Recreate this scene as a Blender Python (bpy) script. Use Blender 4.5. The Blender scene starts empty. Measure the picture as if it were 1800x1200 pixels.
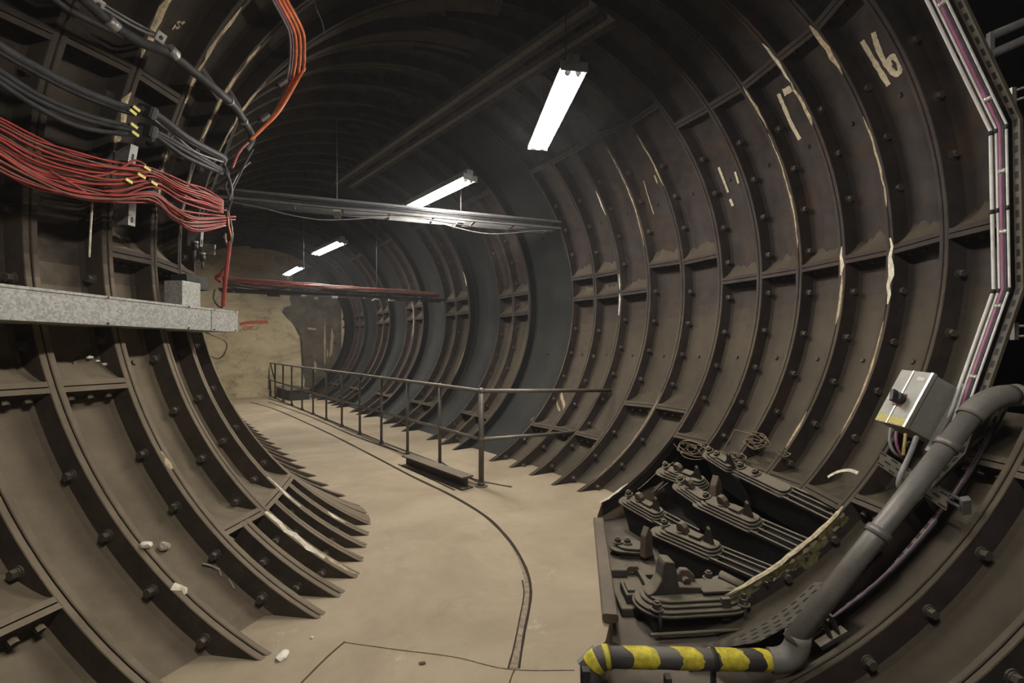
import bpy, bmesh, math, random
from mathutils import Vector, Matrix
random.seed(7)
SC = bpy.context.scene
COL = SC.collection
F = 807.0; Y0 = 612.0; H = 1.57; R = 2.513; ZC = 2.296; FD = 0.15   # focal px, horizon row, eye height, lining radius, axis height, flange depth

# ------------------------------------------------------------------ frames of the tunnel rings
def ext2(tip, yaw, s):
    a = math.radians(yaw)
    return (yaw, tip[0] + 1.496*math.cos(a)*s, tip[1] + 1.496*math.sin(a)*s)
RF = [(4,2.86,1.50),(5,2.87,1.93),(4.9,2.872,2.33),(3.3,2.854,2.66),(3.5,2.835,3.016),(5.5,2.865,3.479),(9.1,2.785,3.876),
      (12.5,2.699,4.318),(16,2.537,4.711),(18.3,2.324,5.126),(23.2,2.092,5.62),(28,1.771,5.964),(30,1.508,6.421),
      (31.8,1.235,6.828),(33,.94,7.2),(35,.302,7.945),(36,.02,8.34),(36,-.253,8.736),(36.5,-.888,9.557)]
_a = math.radians(36.5)
for d in (.56,1.05,2.19,2.7,3.2,4.35,4.85,5.35,6.5,7.0,7.5,8.6,9.1,10.0):
    RF.append((36.5, -.888 - math.sin(_a)*d, 9.557 + math.cos(_a)*d))
PLAIN = {14, 17, 20, 23, 26, 29}            # right-hand gaps covered by one wide plain plate
LF = [(-12,-3.03,1.55),(-12,-2.95,1.92),(-11.4,-2.869,2.277),(-9.7,-2.72,2.591),(-9.4,-2.584,2.935),(-3.7,-2.549,3.275),
      (-.3,-2.648,3.659),(5,-2.757,4.0),ext2((-1.50,4.57),24,-1),ext2((-1.80,4.93),33,-1)]
_b = math.radians(38)
for k in range(27):
    LF.append(ext2((-2.12 - math.sin(_b)*.48*k, 5.30 + math.cos(_b)*.48*k), 38, -1))

def frame(side, s):
    FR = RF if side == 'R' else LF
    i = max(0, min(len(FR)-2, int(math.floor(s)))); t = s - i
    return [FR[i][k] + (FR[i+1][k]-FR[i][k])*t for k in range(3)]
def wp(side, s, phi, rho=R):
    yw, ex, ey = frame(side, s); sg = 1 if side == 'R' else -1
    a = math.radians(yw); p = math.radians(phi); o = rho*math.cos(p) - R
    return Vector((ex + math.cos(a)*sg*o, ey + math.sin(a)*sg*o, ZC + rho*math.sin(p)))
def proj(p):
    return (900 + F*p[0]/p[1], Y0 - F*(p[2]-H)/p[1])
def ray(px, py, Y):
    return Vector(((px-900)/F*Y, Y, H + (Y0-py)/F*Y))
def fl(px, py, z=0.0):
    return ray(px, py, (H-z)*F/(py-Y0))
def hit(side, px, py, rho=R, smin=0, smax=None, pmin=-75, pmax=90):
    smax = smax if smax is not None else len(RF if side == 'R' else LF) - 2
    best = None
    n = int((smax-smin)*2) + 1
    for i in range(n):
        for ph in range(pmin, pmax, 8):
            q = wp(side, smin + i/2, ph, rho)
            if q[1] < .3: continue
            x, y = proj(q); e = (x-px)**2 + (y-py)**2
            if best is None or e < best[0]: best = (e, smin + i/2, ph)
    s, ph = best[1:]
    for _ in range(40):
        f0 = proj(wp(side, s, ph, rho)); r = (f0[0]-px, f0[1]-py)
        if abs(r[0]) + abs(r[1]) < .05: break
        a = proj(wp(side, s+1e-3, ph, rho)); b = proj(wp(side, s, ph+1e-2, rho))
        A = ((a[0]-f0[0])/1e-3, (b[0]-f0[0])/1e-2, (a[1]-f0[1])/1e-3, (b[1]-f0[1])/1e-2)
        D = A[0]*A[3] - A[1]*A[2]
        if abs(D) < 1e-9: break
        s += max(-.4, min(.4, -(A[3]*r[0]-A[1]*r[1])/D)); ph += max(-6, min(6, -(A[0]*r[1]-A[2]*r[0])/D))
        s = max(smin, min(smax, s)); ph = max(-78, min(100, ph))
    return s, ph
def wh(side, px, py, rho=R, **k):
    s, ph = hit(side, px, py, rho, **k)
    return wp(side, s, ph, rho)

# ------------------------------------------------------------------ materials
def nodes(name):
    m = bpy.data.materials.new(name); m.use_nodes = True
    nt = m.node_tree; b = nt.nodes['Principled BSDF']
    return m, nt, b
def ramp(nt, fac, stops):
    r = nt.nodes.new('ShaderNodeValToRGB')
    els = r.color_ramp.elements
    while len(els) < len(stops): els.new(.5)
    for e, (p, c) in zip(els, stops):
        e.position = p; e.color = (*c, 1) if len(c) == 3 else c
    nt.links.new(fac, r.inputs[0]); return r.outputs[0]
def noise(nt, scale, detail=6, rough=.6, vec=None, dist=0):
    n = nt.nodes.new('ShaderNodeTexNoise'); n.inputs['Scale'].default_value = scale
    n.inputs['Detail'].default_value = detail; n.inputs['Roughness'].default_value = rough; n.inputs['Distortion'].default_value = dist
    if vec is None:
        g = nt.nodes.new('ShaderNodeNewGeometry'); vec = g.outputs['Position']
    nt.links.new(vec, n.inputs['Vector']); return n.outputs['Fac']
def mixc(nt, fac, a, b):
    m = nt.nodes.new('ShaderNodeMix'); m.data_type = 'RGBA'
    for s, v in ((m.inputs[0], fac), (m.inputs[6], a), (m.inputs[7], b)):
        if hasattr(v, 'is_linked'): nt.links.new(v, s)
        else: s.default_value = (*v, 1) if isinstance(v, tuple) else v
    return m.outputs[2]
def mth(nt, op, a, b=None, clamp=False):
    m = nt.nodes.new('ShaderNodeMath'); m.operation = op; m.use_clamp = clamp
    for s, v in zip(m.inputs, (a, b)):
        if v is None: continue
        if hasattr(v, 'is_linked'): nt.links.new(v, s)
        else: s.default_value = v
    return m.outputs[0]
def bump(nt, b, h, strength=.3, dist=.01):
    n = nt.nodes.new('ShaderNodeBump'); n.inputs['Strength'].default_value = strength; n.inputs['Distance'].default_value = dist
    nt.links.new(h, n.inputs['Height']); nt.links.new(n.outputs[0], b.inputs['Normal'])
def dusty(name, c1, c2, dust, rough=.7, metal=0.0, lo=.02, hi=.2, amount=1.0, rust=None, scale=6.0, lime=0.0, spec=.5):
    """aged metal: base colour varied by noise, settled dust on every face that looks upward, optional rust and lime"""
    m, nt, b = nodes(name)
    g = nt.nodes.new('ShaderNodeNewGeometry')
    base = ramp(nt, noise(nt, scale, 8, .65), [(.3, c1), (.7, c2)])
    if rust:
        base = mixc(nt, ramp(nt, noise(nt, 2.3, 7, .7, dist=.6), [(.52, (0,0,0)), (.70, (.8,.8,.8))]), base, rust)
    s = nt.nodes.new('ShaderNodeSeparateXYZ'); nt.links.new(g.outputs['True Normal'], s.inputs[0])
    nz = mth(nt, 'ADD', s.outputs[2], mth(nt, 'MULTIPLY', mth(nt, 'SUBTRACT', noise(nt, 9, 6), .5), .16))
    mr = nt.nodes.new('ShaderNodeMapRange'); mr.interpolation_type = 'SMOOTHSTEP'
    mr.inputs[1].default_value = lo; mr.inputs[2].default_value = hi; nt.links.new(nz, mr.inputs[0])
    d2 = tuple(v*.60 for v in dust)
    dc = mixc(nt, ramp(nt, noise(nt, 1.7, 8, .7), [(.35, (0,0,0)), (.68, (1,1,1))]), d2, dust)
    col = mixc(nt, mth(nt, 'MULTIPLY', mr.outputs[0], amount), base, dc)
    if lime:
        col = mixc(nt, ramp(nt, noise(nt, 5.5, 9, .75, dist=1.2), [(.66, (0,0,0)), (.78, (lime,)*3)]), col, (.42,.39,.33))
    nt.links.new(col, b.inputs['Base Color'])
    b.inputs['Roughness'].default_value = rough; b.inputs['Metallic'].default_value = metal; b.inputs['Specular IOR Level'].default_value = spec
    bump(nt, b, noise(nt, 38, 8, .7), .35, .006)
    return m
def plain(name, c, rough=.5, metal=0.0, var=.25, scale=20, bmp=.15):
    m, nt, b = nodes(name)
    col = ramp(nt, noise(nt, scale, 6), [(.3, tuple(v*(1-var) for v in c)), (.7, tuple(min(1, v*(1+var)) for v in c))])
    nt.links.new(col, b.inputs['Base Color']); b.inputs['Roughness'].default_value = rough; b.inputs['Metallic'].default_value = metal
    if max(c) < .06: b.inputs['Specular IOR Level'].default_value = .25
    if bmp: bump(nt, b, noise(nt, scale*4, 5), bmp, .003)
    return m
DUST = (.088,.070,.049)
M = {}
M['iron'] = dusty('cast_iron_lining', (.026,.020,.018), (.052,.041,.036), DUST, .72, rust=(.075,.042,.024), lime=.15, spec=.14)
M['iron_left'] = dusty('cast_iron_lining_left', (.034,.026,.020), (.066,.051,.038), (.215,.170,.118), .75, rust=(.07,.05,.03), lime=.22, spec=.14)  # left copy of the same dusty iron, paler to offset weaker lamp light
M['plate'] = dusty('blue_grey_plate', (.0105,.0113,.0105), (.0175,.0185,.017), (.024,.023,.020), .6, rust=(.024,.019,.016), scale=2.5, lime=.12, spec=.12)
M['bolt'] = dusty('bolt_iron', (.042,.033,.027), (.078,.061,.049), (.16,.135,.1), .7, lo=.3, hi=.7)
M['kit'] = dusty('dusty_steel', (.035,.031,.027), (.07,.061,.052), (.22,.185,.135), .7, lo=.05, hi=.6, spec=.2)
M['kit_rust'] = dusty('rusty_casting', (.075,.049,.034), (.12,.08,.056), (.20,.16,.12), .8, lo=.25, hi=.8)
M['brown_cable'] = plain('brown_cable', (.22,.10,.07), .5, var=.3, scale=14)
M['rail'] = dusty('rail_steel', (.06,.043,.03), (.10,.07,.05), (.19,.148,.105), .7, lo=.4, hi=.8)
M['hand'] = dusty('handrail_steel', (.085,.075,.063), (.15,.132,.11), (.26,.225,.175), .5, metal=.3, lo=.3, hi=.9)
M['pipe'] = dusty('grey_pipe', (.15,.138,.128), (.23,.212,.195), (.22,.195,.165), .45, metal=.25, lo=.35, hi=.95, scale=9)
M['pipe_paint'] = dusty('grey_painted_pipe', (.135,.125,.108), (.18,.168,.148), (.19,.168,.135), .6, lo=.5, hi=.95)
M['yellow'] = plain('yellow_tape', (.56,.46,.035), .6, var=.4, scale=30)
M['black_tape'] = dusty('dark_tape', (.045,.042,.042), (.07,.066,.063), (.14,.12,.10), .6, lo=.3, hi=.9)
M['box'] = plain('box_paint', (.33,.315,.265), .5, var=.12, scale=14)
M['box_side'] = plain('box_side_paint', (.25,.25,.215), .5, var=.1, scale=30)
M['seal'] = plain('seal', (.02,.02,.02), .6)
M['silver'] = plain('bare_trim', (.5,.48,.44), .35, metal=.6, var=.15)
M['label_white'] = plain('label_white', (.55,.52,.46), .6, var=.1)
M['label_yellow'] = plain('label_yellow', (.50,.42,.11), .6, var=.2, scale=60)
M['knob'] = plain('knob_black', (.03,.032,.03), .45)
M['red_plate'] = plain('red_plate', (.32,.06,.05), .5)
M['black_cable'] = plain('black_cable', (.045,.044,.045), .6, var=.3)
M['red_cable'] = plain('red_cable', (.40,.055,.04), .45, var=.3, scale=14)
M['red_dark'] = plain('red_dark_cable', (.30,.05,.04), .5, var=.3, scale=14)
M['orange_cable'] = plain('orange_cable', (.85,.20,.06), .45, var=.25, scale=14)
M['grey_cable'] = plain('grey_cable', (.20,.19,.185), .45, var=.25)
M['purple'] = plain('purple_cable', (.27,.085,.16), .45, var=.2)
M['white_conduit'] = plain('white_conduit', (.62,.60,.56), .4, var=.12)
M['yellow_wire'] = plain('yellow_wire', (.42,.33,.09), .5)
M['tag'] = plain('tag_yellow', (.75,.66,.17), .5, var=.15)
M['clamp'] = plain('clamp_black', (.022,.022,.022), .5)
M['bracket'] = plain('bracket_zinc', (.30,.285,.26), .45, metal=.5, var=.2)
M['old_wire'] = plain('old_wire', (.17,.125,.075), .7, var=.3)
M['housing'] = plain('lamp_housing', (.28,.28,.27), .5)
M['reflector'] = plain('lamp_reflector', (.80,.80,.78), .4, var=.03, bmp=0)
M['tray'] = dusty('tray_steel', (.10,.094,.09), (.16,.152,.147), (.14,.127,.115), .8, metal=.0, spec=.2, lo=.5, hi=1)
M['tray_dark'] = plain('dark_tray', (.035,.030,.028), .7)
M['crown'] = plain('crown_channel', (.16,.145,.135), .6)
M['lime'] = plain('lime_deposit', (.60,.54,.42), .85, var=.35, scale=30)
M['lime_dim'] = plain('lime_rust', (.40,.31,.19), .85, var=.5, scale=30)
M['paint'] = plain('old_paint', (.52,.44,.30), .8, var=.3, scale=40)
M['moss'] = plain('moss_stain', (.17,.15,.065), .9, var=.5, scale=35)
M['graffiti'] = plain('red_paint', (.55,.10,.05), .8, var=.3, scale=30)
M['groove'] = plain('groove_dirt', (.030,.022,.016), .95)
M['joint'] = plain('joint_rust', (.10,.058,.034), .9)
M['mortar'] = plain('mortar_strip', (.26,.20,.14), .9, var=.4, scale=30)
M['junk'] = plain('dark_steel', (.03,.028,.026), .6)
M['debris'] = plain('debris_pale', (.45,.40,.32), .9)
M['white_bit'] = plain('white_bit', (.75,.70,.60), .8)
M['pit'] = dusty('pit_concrete', (.06,.048,.04), (.11,.088,.07), (.155,.125,.096), .9, lo=.2, hi=.8, lime=.2)
M['recess_shade'] = plain('recess_shade_dark', (.03,.026,.023), .9)  # near black colour stands in for the missing light in the hollow
def lit():
    m, nt, b = nodes('fluorescent_tube')
    b.inputs['Base Color'].default_value = (.9,.9,.9,1)
    b.inputs['Emission Color'].default_value = (1,.965,.90,1); b.inputs['Emission Strength'].default_value = TUBE
    return m
TUBE = 225.0
M['tube'] = lit()
def floor_mat():
    m, nt, b = nodes('floor_concrete')
    c = ramp(nt, noise(nt, .9, 10, .66, dist=.4), [(.25, (.25,.188,.125)), (.5, (.35,.277,.185)), (.75, (.45,.372,.255))])
    c = mixc(nt, ramp(nt, noise(nt, 3.5, 9, .75, dist=.8), [(.55, (0,0,0)), (.75, (.55,.55,.55))]), c, (.23,.165,.105))
    c = mixc(nt, ramp(nt, noise(nt, 1.6, 10, .8, dist=1.5), [(.60, (0,0,0)), (.70, (.55,.55,.55))]), c, (.56,.50,.38))
    c = mixc(nt, ramp(nt, noise(nt, 14, 9, .8), [(.62, (0,0,0)), (.75, (.5,.5,.5))]), c, (.55,.48,.36))
    c = mixc(nt, ramp(nt, noise(nt, 60, 5, .8), [(.66, (0,0,0)), (.74, (.6,.6,.6))]), c, (.12,.085,.055))
    nt.links.new(c, b.inputs['Base Color']); b.inputs['Roughness'].default_value = .85
    bump(nt, b, noise(nt, 25, 9, .7), .25, .006)
    return m
M['floor'] = floor_mat()
def end_mat():
    m, nt, b = nodes('end_wall_concrete')
    g = nt.nodes.new('ShaderNodeNewGeometry')
    mp = nt.nodes.new('ShaderNodeMapping'); mp.inputs['Scale'].default_value = (1,1,2.6); nt.links.new(g.outputs['Position'], mp.inputs[0])
    c = ramp(nt, noise(nt, .75, 9, .65, vec=mp.outputs[0], dist=.5), [(.3, (.34,.265,.155)), (.5, (.55,.455,.28)), (.68, (.66,.57,.38))])
    c = mixc(nt, ramp(nt, noise(nt, 2.2, 9, .75), [(.5, (0,0,0)), (.66, (.75,.75,.75))]), c, (.23,.17,.105))
    nt.links.new(c, b.inputs['Base Color']); b.inputs['Roughness'].default_value = .9
    bump(nt, b, noise(nt, 9, 9, .7), .4, .02)
    return m
M['end'] = end_mat()
M['damp'] = dusty('damp_wall', (.05,.042,.032), (.16,.13,.09), (.12,.10,.08), .8, lo=.5, hi=1, scale=2.6, lime=.45)
def galv_mat():
    m, nt, b = nodes('galvanised_sheet')
    v = nt.nodes.new('ShaderNodeTexVoronoi'); v.inputs['Scale'].default_value = 75
    g = nt.nodes.new('ShaderNodeNewGeometry'); nt.links.new(g.outputs['Position'], v.inputs['Vector'])
    s = nt.nodes.new('ShaderNodeSeparateColor'); nt.links.new(v.outputs['Color'], s.inputs[0])
    c = ramp(nt, s.outputs[0], [(.1, (.29,.282,.255)), (.9, (.46,.447,.405))])
    c = mixc(nt, ramp(nt, noise(nt, 4, 7), [(.5, (0,0,0)), (.8, (.5,.5,.5))]), c, (.26,.245,.21))
    nt.links.new(c, b.inputs['Base Color']); b.inputs['Roughness'].default_value = .5; b.inputs['Metallic'].default_value = .25
    return m
M['galv'] = galv_mat()
def perf_mat(name, axis_scale, thr=.18):
    """slotted sheet: dark rows of slots from a brick pattern in the strip's own UVs"""
    m, nt, b = nodes(name)
    uv = nt.nodes.new('ShaderNodeTexCoord')
    mp = nt.nodes.new('ShaderNodeMapping'); mp.inputs['Scale'].default_value = (axis_scale, axis_scale, 1); nt.links.new(uv.outputs['UV'], mp.inputs[0])
    s = nt.nodes.new('ShaderNodeSeparateXYZ'); nt.links.new(mp.outputs[0], s.inputs[0])
    row = mth(nt, 'FLOOR', mth(nt, 'MULTIPLY', s.outputs[1], 1.0))
    u = mth(nt, 'FRACT', mth(nt, 'ADD', mth(nt, 'MULTIPLY', s.outputs[0], .55), mth(nt, 'MULTIPLY', row, .5)))
    v = mth(nt, 'FRACT', s.outputs[1])
    a = mth(nt, 'MULTIPLY', mth(nt, 'LESS_THAN', u, .55), mth(nt, 'LESS_THAN', mth(nt, 'ABSOLUTE', mth(nt, 'SUBTRACT', v, .5)), thr))
    base = ramp(nt, noise(nt, 12, 6), [(.3, (.14,.117,.085)), (.7, (.23,.195,.145))])
    nt.links.new(mixc(nt, a, base, (.008,.007,.006)), b.inputs['Base Color']); b.inputs['Roughness'].default_value = .6
    return m
M['perf'] = perf_mat('slotted_tray_sheet', 26.0)

# ------------------------------------------------------------------ mesh helpers
def link(name, bm, mat, parent=None, smooth=False, uvs=False):
    me = bpy.data.meshes.new(name); bm.to_mesh(me); bm.free()
    mats = mat if isinstance(mat, (list, tuple)) else [mat]
    for x in mats: me.materials.append(x)
    if smooth:
        for p in me.polygons: p.use_smooth = True
    o = bpy.data.objects.new(name, me); COL.objects.link(o)
    if parent is not None: o.parent = parent
    return o
def empty(name, loc=(0,0,0)):
    o = bpy.data.objects.new(name, None); o.location = (0,0,0); COL.objects.link(o); o.empty_display_size = .1
    return o
def tag(o, label, cat, group=None):
    o['label'] = label; o['category'] = cat
    if group: o['group'] = group
    return o
def struct(o, label=None):
    o['kind'] = 'structure'
    if label: o['label'] = label
    return o
def smoothpts(pts, n=6):
    P = [Vector(p) for p in pts]
    if len(P) < 3: return P
    out = []
    for i in range(len(P)-1):
        p0 = P[max(0, i-1)]; p1 = P[i]; p2 = P[i+1]; p3 = P[min(len(P)-1, i+2)]
        for k in range(n):
            t = k/n
            out.append(.5*((2*p1) + (p2-p0)*t + (2*p0-5*p1+4*p2-p3)*t*t + (3*p1-p0-3*p2+p3)*t*t*t))
    out.append(P[-1]); return out
def tube(bm, pts, r, n=8, mi=0, caps=True):
    P = [Vector(p) for p in pts]; rings = []; up = None
    for i, p in enumerate(P):
        t = (P[min(i+1, len(P)-1)] - P[max(i-1, 0)])
        if t.length < 1e-9: t = Vector((0,0,1))
        t.normalize()
        if up is None:
            up = Vector((0,0,1)) if abs(t.z) < .9 else Vector((1,0,0))
        a = (up - t*up.dot(t)); a.normalize(); up = a; b = t.cross(a)
        rr = r[i] if isinstance(r, (list, tuple)) else r
        rings.append([bm.verts.new(p + (a*math.cos(2*math.pi*k/n) + b*math.sin(2*math.pi*k/n))*rr) for k in range(n)])
    for A, B in zip(rings, rings[1:]):
        for k in range(n):
            f = bm.faces.new((A[k], A[(k+1) % n], B[(k+1) % n], B[k])); f.smooth = True; f.material_index = mi
    if caps:
        for g, rev in ((rings[0], True), (rings[-1], False)):
            f = bm.faces.new(list(reversed(g)) if rev else g); f.material_index = mi
    return rings
def tube_obj(name, pts, r, mat, parent=None, n=8, sm=0):
    bm = bmesh.new(); tube(bm, smoothpts(pts, sm) if sm else pts, r, n); return link(name, bm, mat, parent)
def box(bm, o, ax, ay, az, lo, hi, mi=0, bev=0.0):
    """box in the frame o + x*ax + y*ay + z*az"""
    o, ax, ay, az = map(Vector, (o, ax, ay, az))
    vs = [bm.verts.new(o + ax*x + ay*y + az*z) for x in (lo[0], hi[0]) for y in (lo[1], hi[1]) for z in (lo[2], hi[2])]
    fs = []
    for q in ((0,1,3,2),(4,6,7,5),(0,4,5,1),(2,3,7,6),(0,2,6,4),(1,5,7,3)):
        f = bm.faces.new([vs[k] for k in q]); f.material_index = mi; fs.append(f)
    if bev:
        es = list({e for f in fs for e in f.edges})
        bmesh.ops.bevel(bm, geom=es, offset=bev, segments=2, affect='EDGES', profile=.6)
def box_obj(name, o, ax, ay, az, lo, hi, mat, parent=None, bev=0.0):
    bm = bmesh.new(); box(bm, o, ax, ay, az, lo, hi, 0, bev); bmesh.ops.recalc_face_normals(bm, faces=bm.faces[:]); return link(name, bm, mat, parent)
def prism(bm, o, ax, ay, az, poly, z0, z1, mi=0):
    o, ax, ay, az = map(Vector, (o, ax, ay, az))
    A = [bm.verts.new(o + ax*x + ay*y + az*z0) for x, y in poly]; B = [bm.verts.new(o + ax*x + ay*y + az*z1) for x, y in poly]
    n = len(poly)
    for f in (list(reversed(A)), B): bm.faces.new(f).material_index = mi
    for k in range(n): bm.faces.new((A[k], A[(k+1) % n], B[(k+1) % n], B[k])).material_index = mi
def prism_obj(name, o, ax, ay, az, poly, z0, z1, mat, parent=None, bev=0.0):
    bm = bmesh.new(); prism(bm, o, ax, ay, az, poly, z0, z1)
    bmesh.ops.recalc_face_normals(bm, faces=bm.faces[:])
    if bev: bmesh.ops.bevel(bm, geom=bm.edges[:], offset=bev, segments=1, affect='EDGES')
    return link(name, bm, mat, parent)
def stadium(L, W, n=8, x0=0.0):
    r = W/2; pts = []
    for k in range(n+1):
        a = math.pi/2 + math.pi*k/n; pts.append((x0 + r + r*math.cos(a), r*math.sin(a)))
    for k in range(n+1):
        a = -math.pi/2 + math.pi*k/n; pts.append((x0 + L - r + r*math.cos(a), r*math.sin(a)))
    return pts
def hexagon(r): return [(r*math.cos(math.pi/3*k), r*math.sin(math.pi/3*k)) for k in range(6)]
def circ(r, n=14): return [(r*math.cos(2*math.pi*k/n), r*math.sin(2*math.pi*k/n)) for k in range(n)]
# ================================================================== TUNNEL LINING
FT = .033; GR = .0035
def ring_mesh(bm, side, s0, s1, a, b, seams=(), skin=True, step=3.0, nuts=True):
    p0, p1 = wp(side, s0, 0), wp(side, s1, 0); w = (p1-p0).length; ds = s1 - s0
    t = FT/w*ds; g = GR/w*ds; Ro = R + FD; c = .02/w*ds
    prof = [(s0, R+.03), (s0+g, R+.03), (s0+g, R+.004), (s0+g*2.2, R), (s0+t-g, R), (s0+t, R+.004), (s0+t+c*.2, Ro-.025), (s0+t+c, Ro),
            (s1-t-c, Ro), (s1-t-c*.2, Ro-.025), (s1-t, R+.004), (s1-t+g, R), (s1-g*2.2, R), (s1-g, R+.004), (s1-g, R+.03), (s1, R+.03)]
    n = max(2, int(math.ceil((b-a)/step))); rows = []
    for i in range(n+1):
        ph = a + (b-a)*i/n
        rows.append([bm.verts.new(wp(side, s, ph, rho)) for s, rho in prof])
    for A, B in zip(rows, rows[1:]):
        for k in range(len(prof)-1):
            q = (A[k], A[k+1], B[k+1], B[k]) if side == 'L' else (A[k], B[k], B[k+1], A[k+1])
            f = bm.faces.new(q); f.smooth = k in (7,)
    if nuts:
        for ph in (-18, 24):
            if a+8 < ph < b-8:
                sm = s0 + (s1-s0)*.58; o = wp(side, sm, ph, Ro); rad = (wp(side, sm, ph, R) - o).normalized(); u = (wp(side, sm, ph+1, Ro) - o).normalized()
                prism(bm, o, u, rad.cross(u), rad, hexagon(.02), -.005, .014)
    dth = math.degrees(.034/R); dg = math.degrees(GR/R)
    for ph in seams:
        if not (a-1 <= ph <= b+1): continue
        for u0, u1, e0, e1 in ((dg, dth, 0, 0), (-dth, -dg, 0, 0)):
            vs = [bm.verts.new(wp(side, s, ph+u, rho)) for s in (s0+t*.6, s1-t*.6) for u in (u0, u1) for rho in (R+.001, Ro+.005)]
            for q in ((0,1,3,2),(4,6,7,5),(0,4,5,1),(2,3,7,6),(0,2,6,4),(1,5,7,3)): bm.faces.new([vs[k] for k in q])
        # sloping fillet with settled dust on top of the joint
        m = 12; N = 5; ext = 8.0 if ph < -40 else 6.5 if ph < -15 else 4.6
        if side == 'R' and ph < -40: ext = 5.5
        if ph > -60 and ph < 20:
            grid = []
            for i in range(m+1):
                s = s0 + t + (s1-s0-2*t)*i/m; e_ = ext*(.80+.10*math.sin(.8*i+ph+s0*3)+.07*math.sin(2.3*i+s0*5)+random.uniform(-.05,.05))
                grid.append([bm.verts.new(wp(side, s, ph + dth*.9 + (e_-dth)*(j/N)**1.25, R + .008 + (FD-.006)*(j/N)**.92)) for j in range(N+1)])
            for A, B in zip(grid, grid[1:]):
                for j in range(N):
                    f = bm.faces.new((A[j], B[j], B[j+1], A[j+1]) if side == 'R' else (A[j], A[j+1], B[j+1], B[j])); f.smooth = True
        if nuts:
            for fr in (.25, .5, .75):
                s = s0 + (s1-s0)*fr; o = wp(side, s, ph-dth, R+.075)
                up = (wp(side, s, ph+1, R) - wp(side, s, ph, R)).normalized(); rad = (wp(side, s, ph, R+1) - wp(side, s, ph, R)).normalized(); ax = up.cross(rad)
                prism(bm, o, rad, ax, up, hexagon(.019), -.028, .002)
    return bm
def bolt_mesh():
    bm = bmesh.new()
    prism(bm, (0,0,0), (1,0,0), (0,1,0), (0,0,1), circ(.034, 16), 0, .008)
    prism(bm, (0,0,.008), (1,0,0), (0,1,0), (0,0,1), circ(.026, 16), 0, .006)
    prism(bm, (0,0,.014), (1,0,0), (0,1,0), (0,0,1), hexagon(.024), 0, .024)
    bmesh.ops.recalc_face_normals(bm, faces=bm.faces[:])
    me = bpy.data.meshes.new('bolt'); bm.to_mesh(me); bm.free(); me.materials.append(M['bolt']); return me
BOLT = bolt_mesh()
def bolt_at(side, s_frame, ph, parent, name='bolt', rho=R+.08):
    yw = math.radians(frame(side, s_frame)[0])
    w = (wp(side, s_frame, 0) - wp(side, s_frame-.5, 0)).length*2
    p = wp(side, s_frame - FT/w, ph, rho)
    z = Vector((math.sin(yw), -math.cos(yw), 0)); x = Vector((0,0,1)); x = (Matrix.Rotation(random.random()*1.05, 3, z) @ x); y = z.cross(x)
    o = bpy.data.objects.new(name, BOLT); COL.objects.link(o); o.parent = parent
    o.matrix_local = Matrix(((x.x,y.x,z.x,p.x),(x.y,y.y,z.y,p.y),(x.z,y.z,z.z,p.z),(0,0,0,1)))
    return o

wallR = struct(empty('wall_right'), 'curved cast iron ring lining on the outer side of the bend')
wallL = struct(empty('wall_left'), 'curved cast iron ring lining on the inner side of the bend')
RINGS_R = {}; RINGS_L = {}
UP = {**{k: 41.0 for k in range(2, 9)}, **{k: 47.6 for k in range(9, 12)}}
RSEAMS = {0:[-32], 1:[-32], 2:[-31.5], 3:[.4,41,-42], **{k: [.4,41,-44] for k in range(4,9)}, 8:[.4,41,-41], 9:[7.4,47.6,-34], 10:[7.8,47.6,-34], 11:[.9,47.6,-46.6],
          12:[8,.8,47.6,-46.6], 13:[8.2,.9,47.6,-46.8]}
pairs = [15,16,18,19,21,22,24,25,27,28,30,31]
for n_, k in enumerate(pairs): RSEAMS[k] = [5.6, -2.4, 47, -47.6] if k < 18 else [7.6, .8, 47, -47.6]
for k in range(len(RF)-1):
    a, b = -76, 100
    if k <= 2: b = -24
    if 4 <= k <= 8: a = RSEAMS[k][-1] - .8
    bm = bmesh.new()
    ring_mesh(bm, 'R', k, k+1, a, b, RSEAMS.get(k, ()), nuts=k < 15)
    RINGS_R[k] = link('lining_ring' if k not in PLAIN else 'plain_plate_ring', bm, M['plate'] if k in PLAIN else M['iron'], wallR)
LSEAMS = {0:[-22,23.5], 1:[-48.2,23.5], 2:[-22,23.5], 3:[-22,24], 4:[-2.3,24,-47.5], 5:[-2.3,30,-47.3], 6:[-2.3,32,-47.3], 7:[-2.3,32,-47.3]}
for k in range(len(LF)-1):
    bm = bmesh.new()
    sm = LSEAMS.get(k, [-2.3, 40, -47.5] if k % 3 else [-22, 40])
    if 4 <= k <= 7:
        ring_mesh(bm, 'L', k, k+1, -47.5, 94, sm)
        ring_mesh(bm, 'L', k, k+.5, -76, -47.5); ring_mesh(bm, 'L', k+.5, k+1, -76, -47.5)
    else:
        ring_mesh(bm, 'L', k, k+1, -76, 94, sm, nuts=k < 10)
    RINGS_L[k] = link('lining_ring', bm, M['iron_left'], wallL)
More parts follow.
